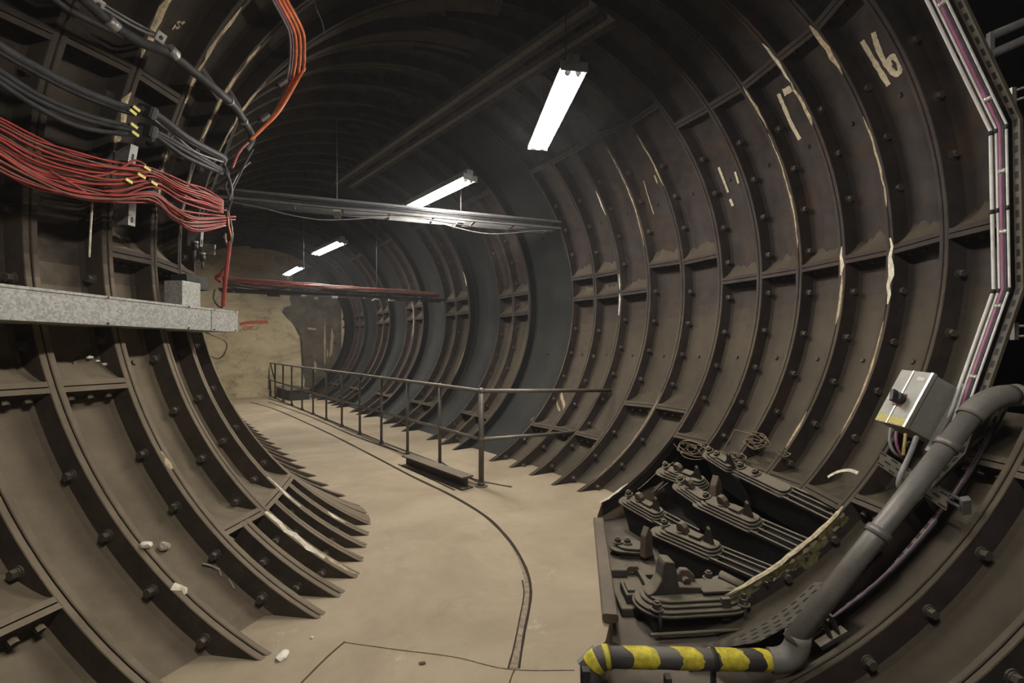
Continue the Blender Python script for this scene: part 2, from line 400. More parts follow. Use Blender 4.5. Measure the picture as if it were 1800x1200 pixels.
# flange bolts: the nearest hundred on each wall are parts, the rest are one mass
def bolts(side, rings, wall, order, lo, hi, stp):
    n = 0; rest = bmesh.new()
    for k in order:
        a = lo.get(k, -62) if isinstance(lo, dict) else lo
        ph = a + (k*5) % 4
        seam = (RSEAMS if side == 'R' else LSEAMS).get(k, ())
        top = -27 if side == 'R' and k <= 1 else hi
        while ph < top:
            if all(abs(ph-q) > 3.2 for q in seam):
                if n < 98: bolt_at(side, k+1, ph, rings[k]); n += 1
                else:
                    yw = math.radians(frame(side, k+1)[0]); p = wp(side, k+.93, ph, R+.08); z = Vector((math.sin(yw), -math.cos(yw), 0))
                    prism(rest, p, (0,0,1), z.cross(Vector((0,0,1))), z, hexagon(.027), 0, .03)
            ph += stp
    if len(rest.verts):
        o = link('bolt_heads', rest, M['bolt'], wall); o['kind'] = 'stuff'
    else: rest.free()
bolts('R', RINGS_R, wallR, [0,1,3,9,10,11,12,13,8,7,6,5,4,15,16,18,19], {0:-60,1:-60,8:-38,7:-41,6:-41,5:-41,4:-41,3:-60}, 36, 8.6)
bolts('L', RINGS_L, wallL, [2,3,4,5,6,7,8,1], -61, 26, 8.6)
for k in (4,5,6,7):
    for ph in (-60,-54): bolt_at('L', k+.5, ph, RINGS_L[k])

# lime and rust that has run down the flange edges
def edge_streak(side, s, a, b, w, mat, parent, name='lime_deposit', off=-.004, j=.5):
    bm = bmesh.new(); n = max(3, int((b-a)/1.5)); rows = []
    w0 = (wp(side, s+.25, 0) - wp(side, s-.25, 0)).length*2
    for i in range(n+1):
        ph = a + (b-a)*i/n; k = w*(.35+.65*math.sin(math.pi*min(1, max(0, i/n)))**.6)*(1-j*random.random())/w0/2; c = s + random.uniform(-.2, .2)*w/w0
        rows.append([bm.verts.new(wp(side, c+d*k, ph, R+off*(1 if abs(d) < 1 else .2))) for d in (-1, 0, 1)])
    for A, B in zip(rows, rows[1:]):
        for d in (0, 1): bm.faces.new((A[d], A[d+1], B[d+1], B[d]))
    return link(name, bm, mat, parent)
for args in ((4.98,-9,2.5,.06,'lime'),(6.0,-2.5,3,.04,'lime'),(6.0,-12,-2,.03,'lime_dim'),(12.0,-6,1,.035,'lime'),(12.0,2,7,.03,'lime'),(12.02,26,34,.03,'lime'),(9.98,29,44,.025,'lime_dim'),
             (6.98,31,41,.035,'lime_dim'),(6.02,36,45,.035,'lime'),(6.02,27,36,.045,'lime_dim'),(5.02,32,42,.05,'lime_dim'),(11.0,14,44,.02,'lime_dim'),(5.0,8,24,.025,'lime_dim'),
             (7.0,5,30,.022,'lime_dim'),(5.0,-33,-12,.022,'lime_dim'),(6.0,-38,-30,.028,'lime_dim'),(9.03,-67,-58,.05,'lime'),(10.0,-60,-30,.02,'lime_dim'),(18.0,13,20,.04,'lime'),(22.1,-10,10,.05,'lime_dim'),(18.0,-30,-16,.025,'lime_dim')):
    edge_streak('R', args[0], args[1], args[2], args[3], M[args[4]], RINGS_R[int(min(args[0], 31))])
for args in ((4.98,-60,-48,.07,'lime'),(5.0,-66,-58,.04,'lime_dim'),(6.0,-52,-44,.045,'lime'),(6.5,-61,-57,.05,'lime'),(4.0,12,21,.06,'lime_dim'),(5.0,5,16,.05,'lime_dim'),(4.0,-36,-33,.05,'lime_dim'),
             (4.0,26,44,.05,'lime_dim'),(5.02,24,42,.05,'lime_dim'),(6.0,22,42,.045,'lime_dim'),(7.0,22,40,.04,'lime_dim'),(6.0,4,16,.04,'lime_dim'),(3.0,-53.5,-51.5,.075,'lime')):
    edge_streak('L', args[0], args[1], args[2], args[3], M[args[4]], RINGS_L[int(args[0])], j=.8)
# the big stained lower flange beside the pit
def face_patch(side, s, cells, mat, parent, seed):
    rnd = random.Random(seed); bm = bmesh.new()
    for ph, rho, r in cells:
        c = bm.verts.new(wp(side, s, ph, rho)); ring = []
        for k in range(9):
            a = 2*math.pi*k/9; q = r*(.6+.6*rnd.random())
            ring.append(bm.verts.new(wp(side, s, ph + math.degrees(q*1.6*math.cos(a)/R), min(R+FD-.01, max(R+.003, rho + q*.8*math.sin(a))))))
        for k in range(9): bm.faces.new((c, ring[k], ring[(k+1) % 9]))
    return link('lime_deposit', bm, mat, parent)
edge_streak('R', 3.96, -66, -44, .055, M['lime_dim'], RINGS_R[3], j=.3); edge_streak('R', 3.97, -65.5, -45, .03, M['lime'], RINGS_R[3], off=-.007, j=.6)
rq = random.Random(9)
face_patch('R', 3.895, [(-45.5-19*k/16+rq.uniform(-.8,.8), R+rq.uniform(.02,.10)*(1 if k < 9 else .6), rq.uniform(.03,.055)) for k in range(17)], M['moss'], RINGS_R[3], 3)
face_patch('R', 3.888, [(-45.2-18*k/9+rq.uniform(-.8,.8), R+rq.uniform(.015,.05), rq.uniform(.012,.025)) for k in range(9)], M['lime_dim'], RINGS_R[3], 5)

# numbers and strokes of old paint on the plates
def stroke(side, pts, w, parent, name='painted_stroke', rho=R+FD-.006, mat=None):
    P = smoothpts([wh(side, *p, rho=rho) for p in pts], 5); P = [Vector(p) for p in P]; bm = bmesh.new(); rows = []
    for i, p in enumerate(P):
        t = (P[min(i+1, len(P)-1)] - P[max(0, i-1)]).normalized(); yw = math.radians(36 if p.y > 6 else 8)
        nrm = Vector((-math.cos(yw), -math.sin(yw), -(p.z-ZC)/R)); nrm.normalize(); d = t.cross(nrm).normalized()*w/2*(.85+.3*random.random())
        rows.append((bm.verts.new(p+d), bm.verts.new(p-d)))
    for A, B in zip(rows, rows[1:]): bm.faces.new((A[0], A[1], B[1], B[0]))
    return link(name, bm, mat or M['paint'], parent)
stroke('R', [(1515,72),(1530,97),(1545,122),(1562,150)], .036, RINGS_R[4], 'painted_digit')
stroke('R', [(1535,57),(1541,78),(1550,100),(1560,116),(1572,129),(1580,128),(1582,117),(1576,103),(1567,100),(1562,107),(1565,117)], .036, RINGS_R[4], 'painted_digit')
stroke('R', [(1368,165),(1379,190),(1391,218),(1406,245)], .04, RINGS_R[5]); stroke('R', [(1377,163),(1386,158),(1393,154)], .06, RINGS_R[5])
stroke('R', [(1263,294),(1271,315),(1280,338)], .034, RINGS_R[7]); stroke('R', [(1283,350),(1288,362)], .04, RINGS_R[7]); stroke('R', [(1292,302),(1298,322)], .03, RINGS_R[7])
stroke('R', [(1131,318),(1139,345),(1149,376)], .03, RINGS_R[10]); stroke('R', [(1150,308),(1155,322)], .04, RINGS_R[10])
stroke('R', [(982,676),(988,700),(992,716),(986,732)], .05, RINGS_R[14], 'lime_run', mat=M['lime_dim']); stroke('R', [(975,690),(980,712),(984,722)], .03, RINGS_R[14], 'lime_run', mat=M['lime_dim']); stroke('R', [(935,735),(945,748),(944,762)], .07, RINGS_R[14], 'lime_run', mat=M['kit_rust'])
stroke('R', [(1455,838),(1472,829),(1492,826),(1508,831)], .022, RINGS_R[4], 'lime_run', rho=R+.03, mat=M['lime'])
for q in ([(303,52),(309,44)],[(309,50),(317,46),(311,41),(318,38)],[(319,42),(325,38)]):
    stroke('L', q, .012, RINGS_L[4], rho=R+FD-.006)

# ================================================================== FLOOR, PIT, END WALL
fout = [(-15,-1.5),(.26,-1.5),(.30,2.0),(.34,2.30),(.50,2.46),(.585,2.70),(.80,4.30),(.93,4.72),(1.55,5.03),(3.2,5.55),(3.2,19.5),(-15,19.5)]
bm = bmesh.new(); prism(bm, (0,0,0), (1,0,0), (0,1,0), (0,0,1), fout, -.24, 0)
bmesh.ops.triangulate(bm, faces=[f for f in bm.faces if len(f.verts) > 4]); bmesh.ops.recalc_face_normals(bm, faces=bm.faces[:])
floor = struct(link('floor', bm, M['floor']), 'dusty beige concrete walkway floor')
box_obj('pit_floor', (0,0,0), (1,0,0), (0,1,0), (0,0,1), (-.3,-1.5,-.34), (4.6,6.2,-.20), M['pit']); struct(bpy.data.objects['pit_floor'], 'sunken grimy floor of the equipment pit')
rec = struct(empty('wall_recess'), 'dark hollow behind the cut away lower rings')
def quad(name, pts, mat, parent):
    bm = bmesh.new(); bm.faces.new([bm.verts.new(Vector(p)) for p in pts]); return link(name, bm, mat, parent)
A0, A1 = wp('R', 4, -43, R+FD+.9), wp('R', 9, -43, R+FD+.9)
quad('recess_back', [(3.4,2.2,-.3),(3.4,2.2,.66),(2.9,5.9,.66),(2.9,5.9,-.3)], M['recess_shade'], rec)
quad('recess_top', [(2.28,2.9,.52),(3.5,2.9,.52),(3.2,5.8,.52),(2.02,5.2,.55)], M['recess_shade'], rec)
quad('recess_end', [(1.15,5.06,-.3),(3.0,5.75,-.3),(3.0,5.75,.6),(1.95,5.27,.6)], M['recess_shade'], rec)
quad('recess_floor', [(1.9,2.6,-.19),(3.4,2.3,-.19),(3.1,5.8,-.19),(1.4,5.1,-.19)], M['recess_shade'], rec)
quad('void_back', [(3.75,-1.5,-.3),(3.75,3.2,-.3),(3.75,3.2,5.4),(3.75,-1.5,5.4)], M['recess_shade'], rec)  # dark sheets added behind and above the opening so it stays black
quad('void_top', [(0.3,-1.5,5.2),(3.75,-1.5,5.2),(3.75,3.2,5.2),(0.3,3.2,5.2)], M['recess_shade'], rec)
# end wall, perpendicular to the far tunnel
dA = Vector((-math.sin(_a), math.cos(_a), 0)); dN = Vector((math.cos(_a), math.sin(_a), 0))
ec = dA*17.0 + dN*2.5
eo = struct(box_obj('wall_back', ec, dN, dA, (0,0,1), (-3.2,0,-.2), (3.4,.3,5.4), M['end']), 'ochre stained concrete wall closing the far end')
def on_end(px, py, off=.012):
    d = ray(px, py, 1.0) - Vector((0,0,H)); t = (17.0-off)/d.dot(dA); return Vector((0,0,H)) + d*t
def blot(pts, name, mat, off=.012):
    bm = bmesh.new(); P = [on_end(*p, off=off) for p in pts]; bm.faces.new([bm.verts.new(p) for p in P]); bmesh.ops.triangulate(bm, faces=bm.faces[:]); return link(name, bm, mat, eo)
blot([(518,470),(600,470),(600,700),(533,694),(536,668),(531,650),(534,630),(530,612),(533,598),(527,592),(528,582),(518,575),(512,566),(505,560),(503,552),(495,548),(500,540),(512,536),(509,525),(517,515),(513,500)], 'damp_patch', M['damp'])
for q in ([(583,575),(587,590),(584,622),(579,628),(581,600)],[(571,560),(573,600),(572,640),(570,641),(569,600)],[(552,632),(557,640),(556,655),(552,652)],[(575,612),(578,622),(574,630)],[(545,500),(549,503),(548,510),(544,506)],[(553,520),(560,522),(558,527),(552,525)],[(540,575),(556,577),(555,580),(541,579)]): blot(q, 'lime_run', M['lime_dim'], .02)
def pstroke(pts, w, name='graffiti_stroke'):
    P = smoothpts([on_end(*p, off=.02) for p in pts], 4); bm = bmesh.new(); rows = []
    for i, p in enumerate(P):
        t = (P[min(i+1, len(P)-1)] - P[max(0, i-1)]).normalized(); d = t.cross(dA).normalized()*w/2; rows.append((bm.verts.new(p+d), bm.verts.new(p-d)))
    for A, B in zip(rows, rows[1:]): bm.faces.new((A[0], A[1], B[1], B[0]))
    return link(name, bm, M['graffiti'], eo)
pstroke([(430,574),(428,577),(431,580),(435,577),(433,573),(430,574)], .03); pstroke([(437,574),(440,579)], .03); pstroke([(440,573),(437,579)], .03); pstroke([(446,573),(442,574),(442,578),(446,579)], .025); pstroke([(441,576),(445,576)], .025)
pstroke([(421,570),(435,567),(452,566),(471,566)], .10, 'paint_smear')
box_obj('end_kerb', ec, dN, -dA, (0,0,1), (-2.6,0,0), (.2,.22,.22), M['end'], eo)
# floor joints and the filled channel strip
def ribbon(name, pts, w, mat, z=.004, sm=6, n=1, parent=None):
    P = smoothpts([fl(*p) for p in pts], sm); bm = bmesh.new(); rows = []
    for i, p in enumerate(P):
        t = (P[min(i+1, len(P)-1)] - P[max(0, i-1)]).normalized(); d = Vector((-t.y, t.x, 0))
        ww = w[0] + (w[1]-w[0])*i/(len(P)-1) if isinstance(w, tuple) else w
        ww *= .85 + .3*random.random()
        rows.append([bm.verts.new(p + d*ww/2 + Vector((0,0,z))), bm.verts.new(p - d*ww/2 + Vector((0,0,z))), bm.verts.new(p - d*ww/2 + Vector((0,0,-.01))), bm.verts.new(p + d*ww/2 + Vector((0,0,-.01)))])
    for A, B in zip(rows, rows[1:]):
        for k in range(4): bm.faces.new((A[k], A[(k+1) % 4], B[(k+1) % 4], B[k]))
    bmesh.ops.recalc_face_normals(bm, faces=bm.faces[:])
    return struct(link(name, bm, mat, parent))
C1_ = [(440,707),(480,718),(560,753),(640,793),(720,835),(790,869),(850,905),(888,941),(912,975),(928,1010),(933,1040),(930,1070),(922,1110),(912,1175)]
ch = struct(empty('trim_1'), 'long curved joint strip let into the walkway')
ribbon('filled_channel', [(902,960),(915,985),(924,1010),(928,1040),(923,1075),(914,1120),(903,1174)], (.03,.045), M['mortar'], .003, parent=ch)
ribbon('channel_edge', C1_, (.045,.011), M['groove'], .0045, parent=ch)
ribbon('channel_edge', [(918,1020),(921,1045),(913,1090),(903,1140),(893,1176)], .009, M['groove'], .0045, parent=ch)
t2 = struct(empty('trim_2'), 'pair of dark slots in the floor along the handrail')
ribbon('floor_slot', [(471,700),(520,716),(600,747),(680,780),(760,810),(830,841),(900,856)], (.05,.035), M['groove'], parent=t2, sm=3)
ribbon('floor_slot', [(471,706),(540,730),(620,765),(700,793)], .04, M['groove'], parent=t2, sm=3)
ribbon('floor_slot', [(770,808),(800,828),(845,849)], .03, M['groove'], parent=t2, sm=3)
ribbon('floor_slot', [(700,816),(745,836),(800,862)], .025, M['groove'], parent=t2, sm=3)
t3 = struct(empty('trim_3'), 'thin rusty joints between floor slabs')
ribbon('slab_joint', [(606,1128),(575,1155),(530,1200),(500,1232)], .008, M['joint'], parent=t3); ribbon('slab_joint', [(905,1176),(899,1190),(893,1210)], .007, M['joint'], parent=t3)
ribbon('slab_joint', [(606,1129),(700,1142),(800,1155),(893,1176),(1010,1178)], .004, M['mortar'], parent=t3)
# ================================================================== HANDRAIL
hr = tag(empty('handrail'), 'long grey pipe handrail on posts beside the walkway, turning into the ribbed wall', 'handrail')
HA = Vector((-.35, 5.23, 0)); HD = (Vector((-8.2, 15.4, 0)) - HA).normalized()
HEND = 12.4; HT, HM = 1.084, .533
pd = [0,.97,1.95,2.95,3.97,5.0,6.07,7.15,8.2,9.35,10.45,11.6]
wtop = wh('R', 1074, 686, R+.09, smin=9, smax=14); wmid = wh('R', 1016, 759, R+.06, smin=9, smax=15)
tube_obj('top_rail', [HA+Vector((0,0,HT)), HA+HD*6+Vector((0,0,HT+.006)), HA+HD*HEND+Vector((0,0,HT))], .024, M['hand'], hr, 10)
tube_obj('mid_rail', [HA+Vector((0,0,HM)), HA+HD*6+Vector((0,0,HM-.02)), HA+HD*HEND+Vector((0,0,HM))], .022, M['hand'], hr, 10)
tube_obj('return_rail', [HA+Vector((0,0,HT)), wtop], .024, M['hand'], hr, 10); tube_obj('return_rail', [HA+Vector((0,0,HM)), wmid], .022, M['hand'], hr, 10)
for i, d in enumerate(pd):
    p = HA + HD*d; r = .031 if i == 0 else .022
    po = tube_obj('post', [p, p+Vector((0,0,HT))], r, M['hand'], hr, 10)
    bm = bmesh.new(); tube(bm, [p, p+Vector((0,0,.012))], .075 if i == 0 else .06, 14); tube(bm, [p+Vector((0,0,.012)), p+Vector((0,0,.05))], r+.012, 10); link('base_flange', bm, M['hand'], po)
    for z, rr in ((HT, .034), (HM, .032)):
        bm = bmesh.new(); bmesh.ops.create_icosphere(bm, subdivisions=2, radius=rr if i else rr+.006, matrix=Matrix.Translation(p+Vector((0,0,z)))); link('rail_joint', bm, M['hand'], po, smooth=True)
pe = HA + HD*HEND
tube_obj('end_stay', [pe+Vector((0,0,HT)), pe - HD*.75 + Vector((0,0,HM+.05))], .022, M['hand'], hr, 8)
tube_obj('end_stay', [pe+Vector((0,0,HM)), pe - HD*.1 + Vector((0,0,.02))], .022, M['hand'], hr, 8)
# black box / sump cover at the far end of the handrail
q = tag(empty('sump_box'), 'low black metal box on the floor at the far end of the handrail', 'box')
so = Vector((-7.72, 15.05, 0)); sx = Vector((.8,-.6,0)); sx = -HD; sy = Vector((HD.y,-HD.x,0))
box_obj('box_body', so, sx, sy, (0,0,1), (0,0,0), (1.7,.6,.30), M['junk'], q, .02)
box_obj('box_lid', so, sx, sy, (0,0,1), (-.04,-.04,.30), (1.74,.63,.335), M['hand'], q, .008)
# steel beam lying in front of the handrail
bq = tag(empty('steel_beam'), 'short dusty steel I-beam lying on the floor in front of the handrail', 'beam')
b0, b1 = fl(813, 862), fl(707, 819); bd = (b1-b0).normalized(); bs = Vector((bd.y,-bd.x,0)); BL = (b1-b0).length
box_obj('top_flange', b0, bd, bs, (0,0,1), (0,-.01,.125), (BL,.15,.145), M['rail'], bq, .004)
box_obj('web', b0, bd, bs, (0,0,1), (.003,.055,.018), (BL-.003,.078,.126), M['junk'], bq)
box_obj('bottom_flange', b0, bd, bs, (0,0,1), (0,-.01,0), (BL,.15,.02), M['rail'], bq, .004)

# ================================================================== GALVANISED TRUNKING ON THE LEFT WALL
tr = tag(empty('cable_trunking'), 'long galvanised steel trunking box running along the left ribbed wall', 'trunking')
ta, tb = ray(418, 560, 3.8), ray(0, 534, 2.16); ta.z = tb.z = (ta.z+tb.z)/2 - .008; td = (tb-ta).normalized(); tn = Vector((td.y,-td.x,0))
if tn.x > 0: tn = -tn
TL_ = (tb-ta).length + 1.1
up = Vector((0,0,1))
box_obj('trunking_body', ta, td, tn, up, (.30,0,-.084), (TL_,.40,.084), M['galv'], tr, .002)
box_obj('end_section', ta, td, tn, up, (0,-.002,-.0855), (.296,.402,.0855), M['galv'], tr, .002)
box_obj('cover_lip', ta, td, tn, up, (.0,-.0045,.072), (TL_,.001,.0865), M['galv'], tr)
for x in (.035, .27, .52, 1.12, 1.7, 2.2):
    for z in (-.074, .079): prism_obj('screw', ta + td*x + up*z, td, up, -tn, circ(.006, 8), .0, .007, M['junk'], tr)
ub = tag(box_obj('junction_box', ta + td*.42 + tn*.06, td, tn, up, (-.09,0,.088), (.085,.14,.27), M['galv'], None, .004), 'small upright galvanised box standing on the end of the trunking', 'box')
lw_ = tag(tube_obj('loop_cable', smoothpts([ta+td*.12+tn*.2-up*.085, ray(396,600,4.2), ray(396,618,4.3), ray(384,630,4.35), ray(366,624,4.3)], 6), .006, M['old_wire'], None, 6), 'thin brown wire looping down below the end of the trunking', 'wire')

# ================================================================== CABLES ON THE LEFT WALL
def lcab(pts, rho, jit=0.0):
    out = []
    for (px, py) in pts:
        if px < 330 or rho is None: out.append(wh('L', px, py, rho, smin=1.0, smax=7.2, pmin=-20, pmax=60))
        else: out.append(None)
    return out
def lw(px, py, rho, smax=7.2, pmin=-20, pmax=80): return wh('L', px, py, rho, smin=.6, smax=smax, pmin=pmin, pmax=pmax)
def run_on(P, rho, rise=0.0):
    """carry a run on along the wall, past the edge of the view"""
    s0 = hit('L', *proj(P[0]), rho, smin=.6, smax=7.2, pmin=-20, pmax=80)[1]
    return [wp('L', .1, s0 + rise*1.6, rho), wp('L', .9, s0 + rise, rho)] + P
def cable(name, pix, rho, r, mat, label, cat='cable', group=None, tail=(), sm=6, pmax=80):
    P = [lw(*p, rho=rho, pmax=pmax) for p in pix] + [Vector(t) for t in tail]
    if pix[0][0] < 0: P = run_on(P, rho)
    return tag(tube_obj(name, smoothpts(P, sm), r, mat, None, 7), label, cat, group)
corner = ray(397, 372, 3.72); corner2 = ray(397, 392, 3.72)
rr = random.Random(11)
N1 = 19
for i in range(N1):
    f = i/(N1-1); y = lambda a, b: a + (b-a)*f
    j = lambda k=4: rr.uniform(-k, k)
    pix = [(-45, y(192,262)), (0, y(208,288)+j(3)), (60, y(238,322)+j()), (130, y(266,345)+j(5)), (200, y(284,345)+j(6)), (268, y(296,326)+j(2)), (318, y(318,352)+j(5)), (360, y(334,366)+j(4)), (392, y(352,374))]
    cable('red_cable', pix, 2.30 - .016*(i % 5) - rr.random()*.02, .0062, M[('red_cable','red_cable','red_dark','brown_cable')[i % 4]],
          'thin red cable sagging in the upper red bundle on the left wall', group='red cables of the upper sagging bundle')
N2 = 13
for i in range(N2):
    f = i/(N2-1); y = lambda a, b: a + (b-a)*f
    j = lambda k=4: rr.uniform(-k, k)
    pix = [(-45, y(236,268)), (0, y(262,300)+j(3)), (60, y(300,328)+j()), (130, y(328,348)+j(5)), (205, y(338,356)+j(5)), (268, y(338,352)+j(2)), (305, y(360,388)+j(5)), (345, y(378,404)+j(4)), (394, y(382,396))]
    cable('red_cable', pix, 2.27 - .016*(i % 4) - rr.random()*.02, .0062, M[('red_cable','brown_cable','red_dark')[i % 3]],
          'thin red cable drooping in the lower red bundle on the left wall', group='red cables of the lower drooping bundle')
cable('red_cable', [(150,311),(185,307),(215,294),(237,282),(256,290)], 2.24, .007, M['red_dark'], 'stray red cable looping up out of the upper red bundle')
cable('red_cable', [(88,300),(130,325),(165,345),(210,355),(268,355)], 2.23, .007, M['red_dark'], 'stray red cable crossing under the lower red bundle')
BK = [([(-40,52),(0,82),(60,117),(140,158),(225,190),(268,198),(330,243),(394,277)], .025, 'thickest black cable, topmost of the black cables on the left wall'),
      ([(-40,68),(0,92),(60,126),(140,166),(225,197),(268,203),(330,248),(394,281)], .015, 'black cable strapped just under the thickest black cable'),
      ([(-40,98),(0,125),(70,168),(150,202),(235,224),(268,229),(330,262),(390,298)], .016, 'black cable at the top of the middle black sagging group'),
      ([(-40,106),(0,136),(70,178),(150,210),(235,229),(268,233),(330,268),(390,301)], .015, 'black cable in the middle of the middle sagging group'),
      ([(-40,118),(0,146),(60,185),(120,216),(180,231),(240,236),(268,236),(325,275),(390,304)], .015, 'lowest black cable, sagging deepest of the middle group'),
      ([(268,208),(310,240),(345,268),(394,285)], .008, 'thin grey cable branching from the black cables towards the corner')]
for pix, r, lab in BK: cable('black_cable', pix, 2.30, r, M['black_cable'] if r > .009 else M['grey_cable'], lab)
# clamps, tags and brackets that carry them
def on_left(px, py, rho):
    s, ph = hit('L', px, py, rho, smin=.6, smax=7.2, pmin=-20, pmax=70); o = wp('L', s, ph, rho)
    rad = (wp('L', s, ph, rho+1)-o).normalized(); u = (wp('L', s, ph+1, rho)-o).normalized(); a = rad.cross(u)
    return o, a, u, rad
for px, py, lab in ((268,199,'black cable clamp holding the two topmost black cables'),(268,232,'black cable clamp holding the middle sagging black cables'),(267,309,'black cable clamp on the upper red bundle'),(267,347,'black cable clamp on the lower red bundle')):
    o, a, u, rad = on_left(px, py, 2.25)
    c = tag(empty('cable_clamp'), lab, 'clamp', None)
    h = .042 if py > 280 else .034
    box_obj('clamp_body', o, a, u, rad, (-.026,-h,-.012), (.026,h,.09), M['clamp'], c, .006); box_obj('clamp_strap', o, a, u, rad, (-.014,-h-.004,-.016), (.014,h+.004,-.008), M['junk'], c, .003)
tags_ = [(240,191,'yellow tag on the thickest black cable left of its clamp'),(234,197,'narrow yellow tag just below the top cable tag'),(236,221,'tilted yellow tag on the middle black cables'),(238,235,'yellow tag on the lowest black cable'),
         (259,296,'yellow tag above the clamp on the upper red bundle'),(249,309,'long yellow tag left of the clamp on the upper red bundle'),(227,318,'tilted yellow tag below the upper red bundle'),(271,322,'square yellow tag right under the upper red clamp')]
for px, py, lab in tags_:
    o, a, u, rad = on_left(px, py, 2.225); tl = .022 if px != 249 else .026
    a2 = (a*math.cos(.22) - u*math.sin(.22)); u2 = rad.cross(a2)
    t = tag(empty('cable_tag'), lab, 'tag'); box_obj('tag_plate', o, a2, u2, rad, (-tl,-.0085,-.003), (tl,.0085,.003), M['tag'], t, .001)
    box_obj('tag_tie', o, a2, u2, rad, (-.0035,-.006,.002), (.0035,.006,.045), M['junk'], t)
def slotted(px, py, lab, lo, hi, rho=2.36, w=.024):
    o, a, u, rad = on_left(px, py, rho); b = tag(empty('support_bracket'), lab, 'bracket')
    bm = bmesh.new(); box(bm, o, a, u, rad, (-w,lo,-.004), (w,hi,.004)); box(bm, o, a, u, rad, (-w,lo,0), (-w+.004,hi,.10)); box(bm, o, a, u, rad, (w-.004,lo,0), (w,hi,.10))
    bmesh.ops.recalc_face_normals(bm, faces=bm.faces[:]); link('bracket_channel', bm, M['bracket'], b)
    box_obj('slot', o, a, u, rad, (-.006,lo+.02,-.0055), (.006,lo+.055,-.003), M['seal'], b)
    return b
slotted(231, 384, 'zinc channel bracket with a slot, end showing below the red bundles', -.045, .12)
slotted(233, 272, 'zinc channel bracket showing between black cables and red cables', -.05, .06)
slotted(354, 420, 'slotted zinc bracket end near the corner below the red cables', -.06, .07, rho=2.34, w=.015)
slotted(372, 440, 'small zinc bracket end beside the corner drop cables', -.04, .05, rho=2.34, w=.010)
def gland(px, py, lab, r=.022, l=.09):
    o, a, u, rad = on_left(px, py, 2.33); g = tag(empty('cable_gland'), lab, 'gland')
    tube_obj('gland_body', [o+u*.02, o-u*.03], r, M['clamp'], g, 10); tube_obj('gland_nut', [o+u*.035, o+u*.02], r*1.25, M['bracket'], g, 6); tube_obj('gland_tail', [o-u*.03, o-u*(.03+l)], r*.5, M['black_cable'], g, 8)
gland(342, 432, 'black cable gland hanging below the red cables, left of its twin'); gland(356, 452, 'black cable gland hanging lowest near the left corner', .018, .06)
box_obj('shelf_plate', *on_left(346, 486, 2.36)[:1], *on_left(346, 486, 2.36)[1:], (-.14,-.10,-.02), (.10,.0,.10), M['junk']); tag(bpy.data.objects['shelf_plate'], 'dark steel box shelf above the trunking near the corner', 'shelf')
# hanging lime thread
tag(tube_obj('lime_drip', smoothpts([lw(162,355,2.33), lw(161,380,2.335), lw(159,410,2.34), lw(157,452,2.345)], 4), .0055, M['lime'], None, 6), 'pale hanging lime drip beneath the red cables', 'drip')
# knot of cables at the corner, dropping to the trunking
def pts3(L): return [ray(*p) for p in L]
for k, (L, r, mt, lab) in enumerate([
  ([(392,276,3.72),(398,300,3.70),(404,325,3.70),(408,345,3.71),(402,368,3.72),(400,400,3.74)], .010, 'black_cable', 'black cable twisting down the corner knot, outermost'),
  ([(390,282,3.74),(402,305,3.73),(396,328,3.73),(404,350,3.74),(398,380,3.75)], .009, 'black_cable', 'black cable twisting down inside the corner knot'),
  ([(393,296,3.70),(404,315,3.69),(408,335,3.69),(403,352,3.70)], .007, 'grey_cable', 'pale grey cable wrapped round the corner knot'),
  ([(394,290,3.69),(398,280,3.68),(394,272,3.70),(390,282,3.70)], .008, 'grey_cable', 'grey cable loop at the top of the corner knot'),
  ([(398,365,3.72),(406,390,3.70),(409,415,3.70),(405,430,3.71),(398,428,3.72),(396,410,3.72)], .006, 'grey_cable', 'pale wire loop hanging below the corner knot'),
  ([(400,370,3.72),(402,395,3.71),(407,420,3.71),(400,427,3.72),(394,415,3.73)], .006, 'orange_cable', 'orange wire loop hanging below the corner knot'),
  ([(404,425,3.72),(400,460,3.74),(396,495,3.76),(392,538,3.80)], .016, 'red_dark', 'thick dark orange cable dropping straight to the trunking end'),
  ([(396,470,3.9),(388,482,3.9),(380,488,3.92),(390,496,3.92)], .014, 'red_dark', 'short orange cable elbow beside the dropping orange cable'),
  ([(378,508,4.0),(376,525,4.0),(384,538,3.98),(391,540,3.95)], .007, 'black_cable', 'thin black cable bending behind the upright galvanised box'),
  ([(445,262,3.95),(432,285,3.9),(420,310,3.85),(408,335,3.8),(402,352,3.76)], .008, 'black_cable', 'black cable slanting up from the corner knot'),
  ([(440,285,3.95),(424,300,3.9),(412,318,3.85),(404,342,3.8)], .006, 'grey_cable', 'thin grey cable slanting up from the corner knot'),
  ([(436,250,4.0),(424,262,3.95),(416,275,3.9),(408,296,3.85)], .011, 'red_dark', 'red cable end poking above the corner knot')]):
    tag(tube_obj('drop_cable', smoothpts(pts3(L), 6), r, M[mt], None, 7), lab, 'cable')
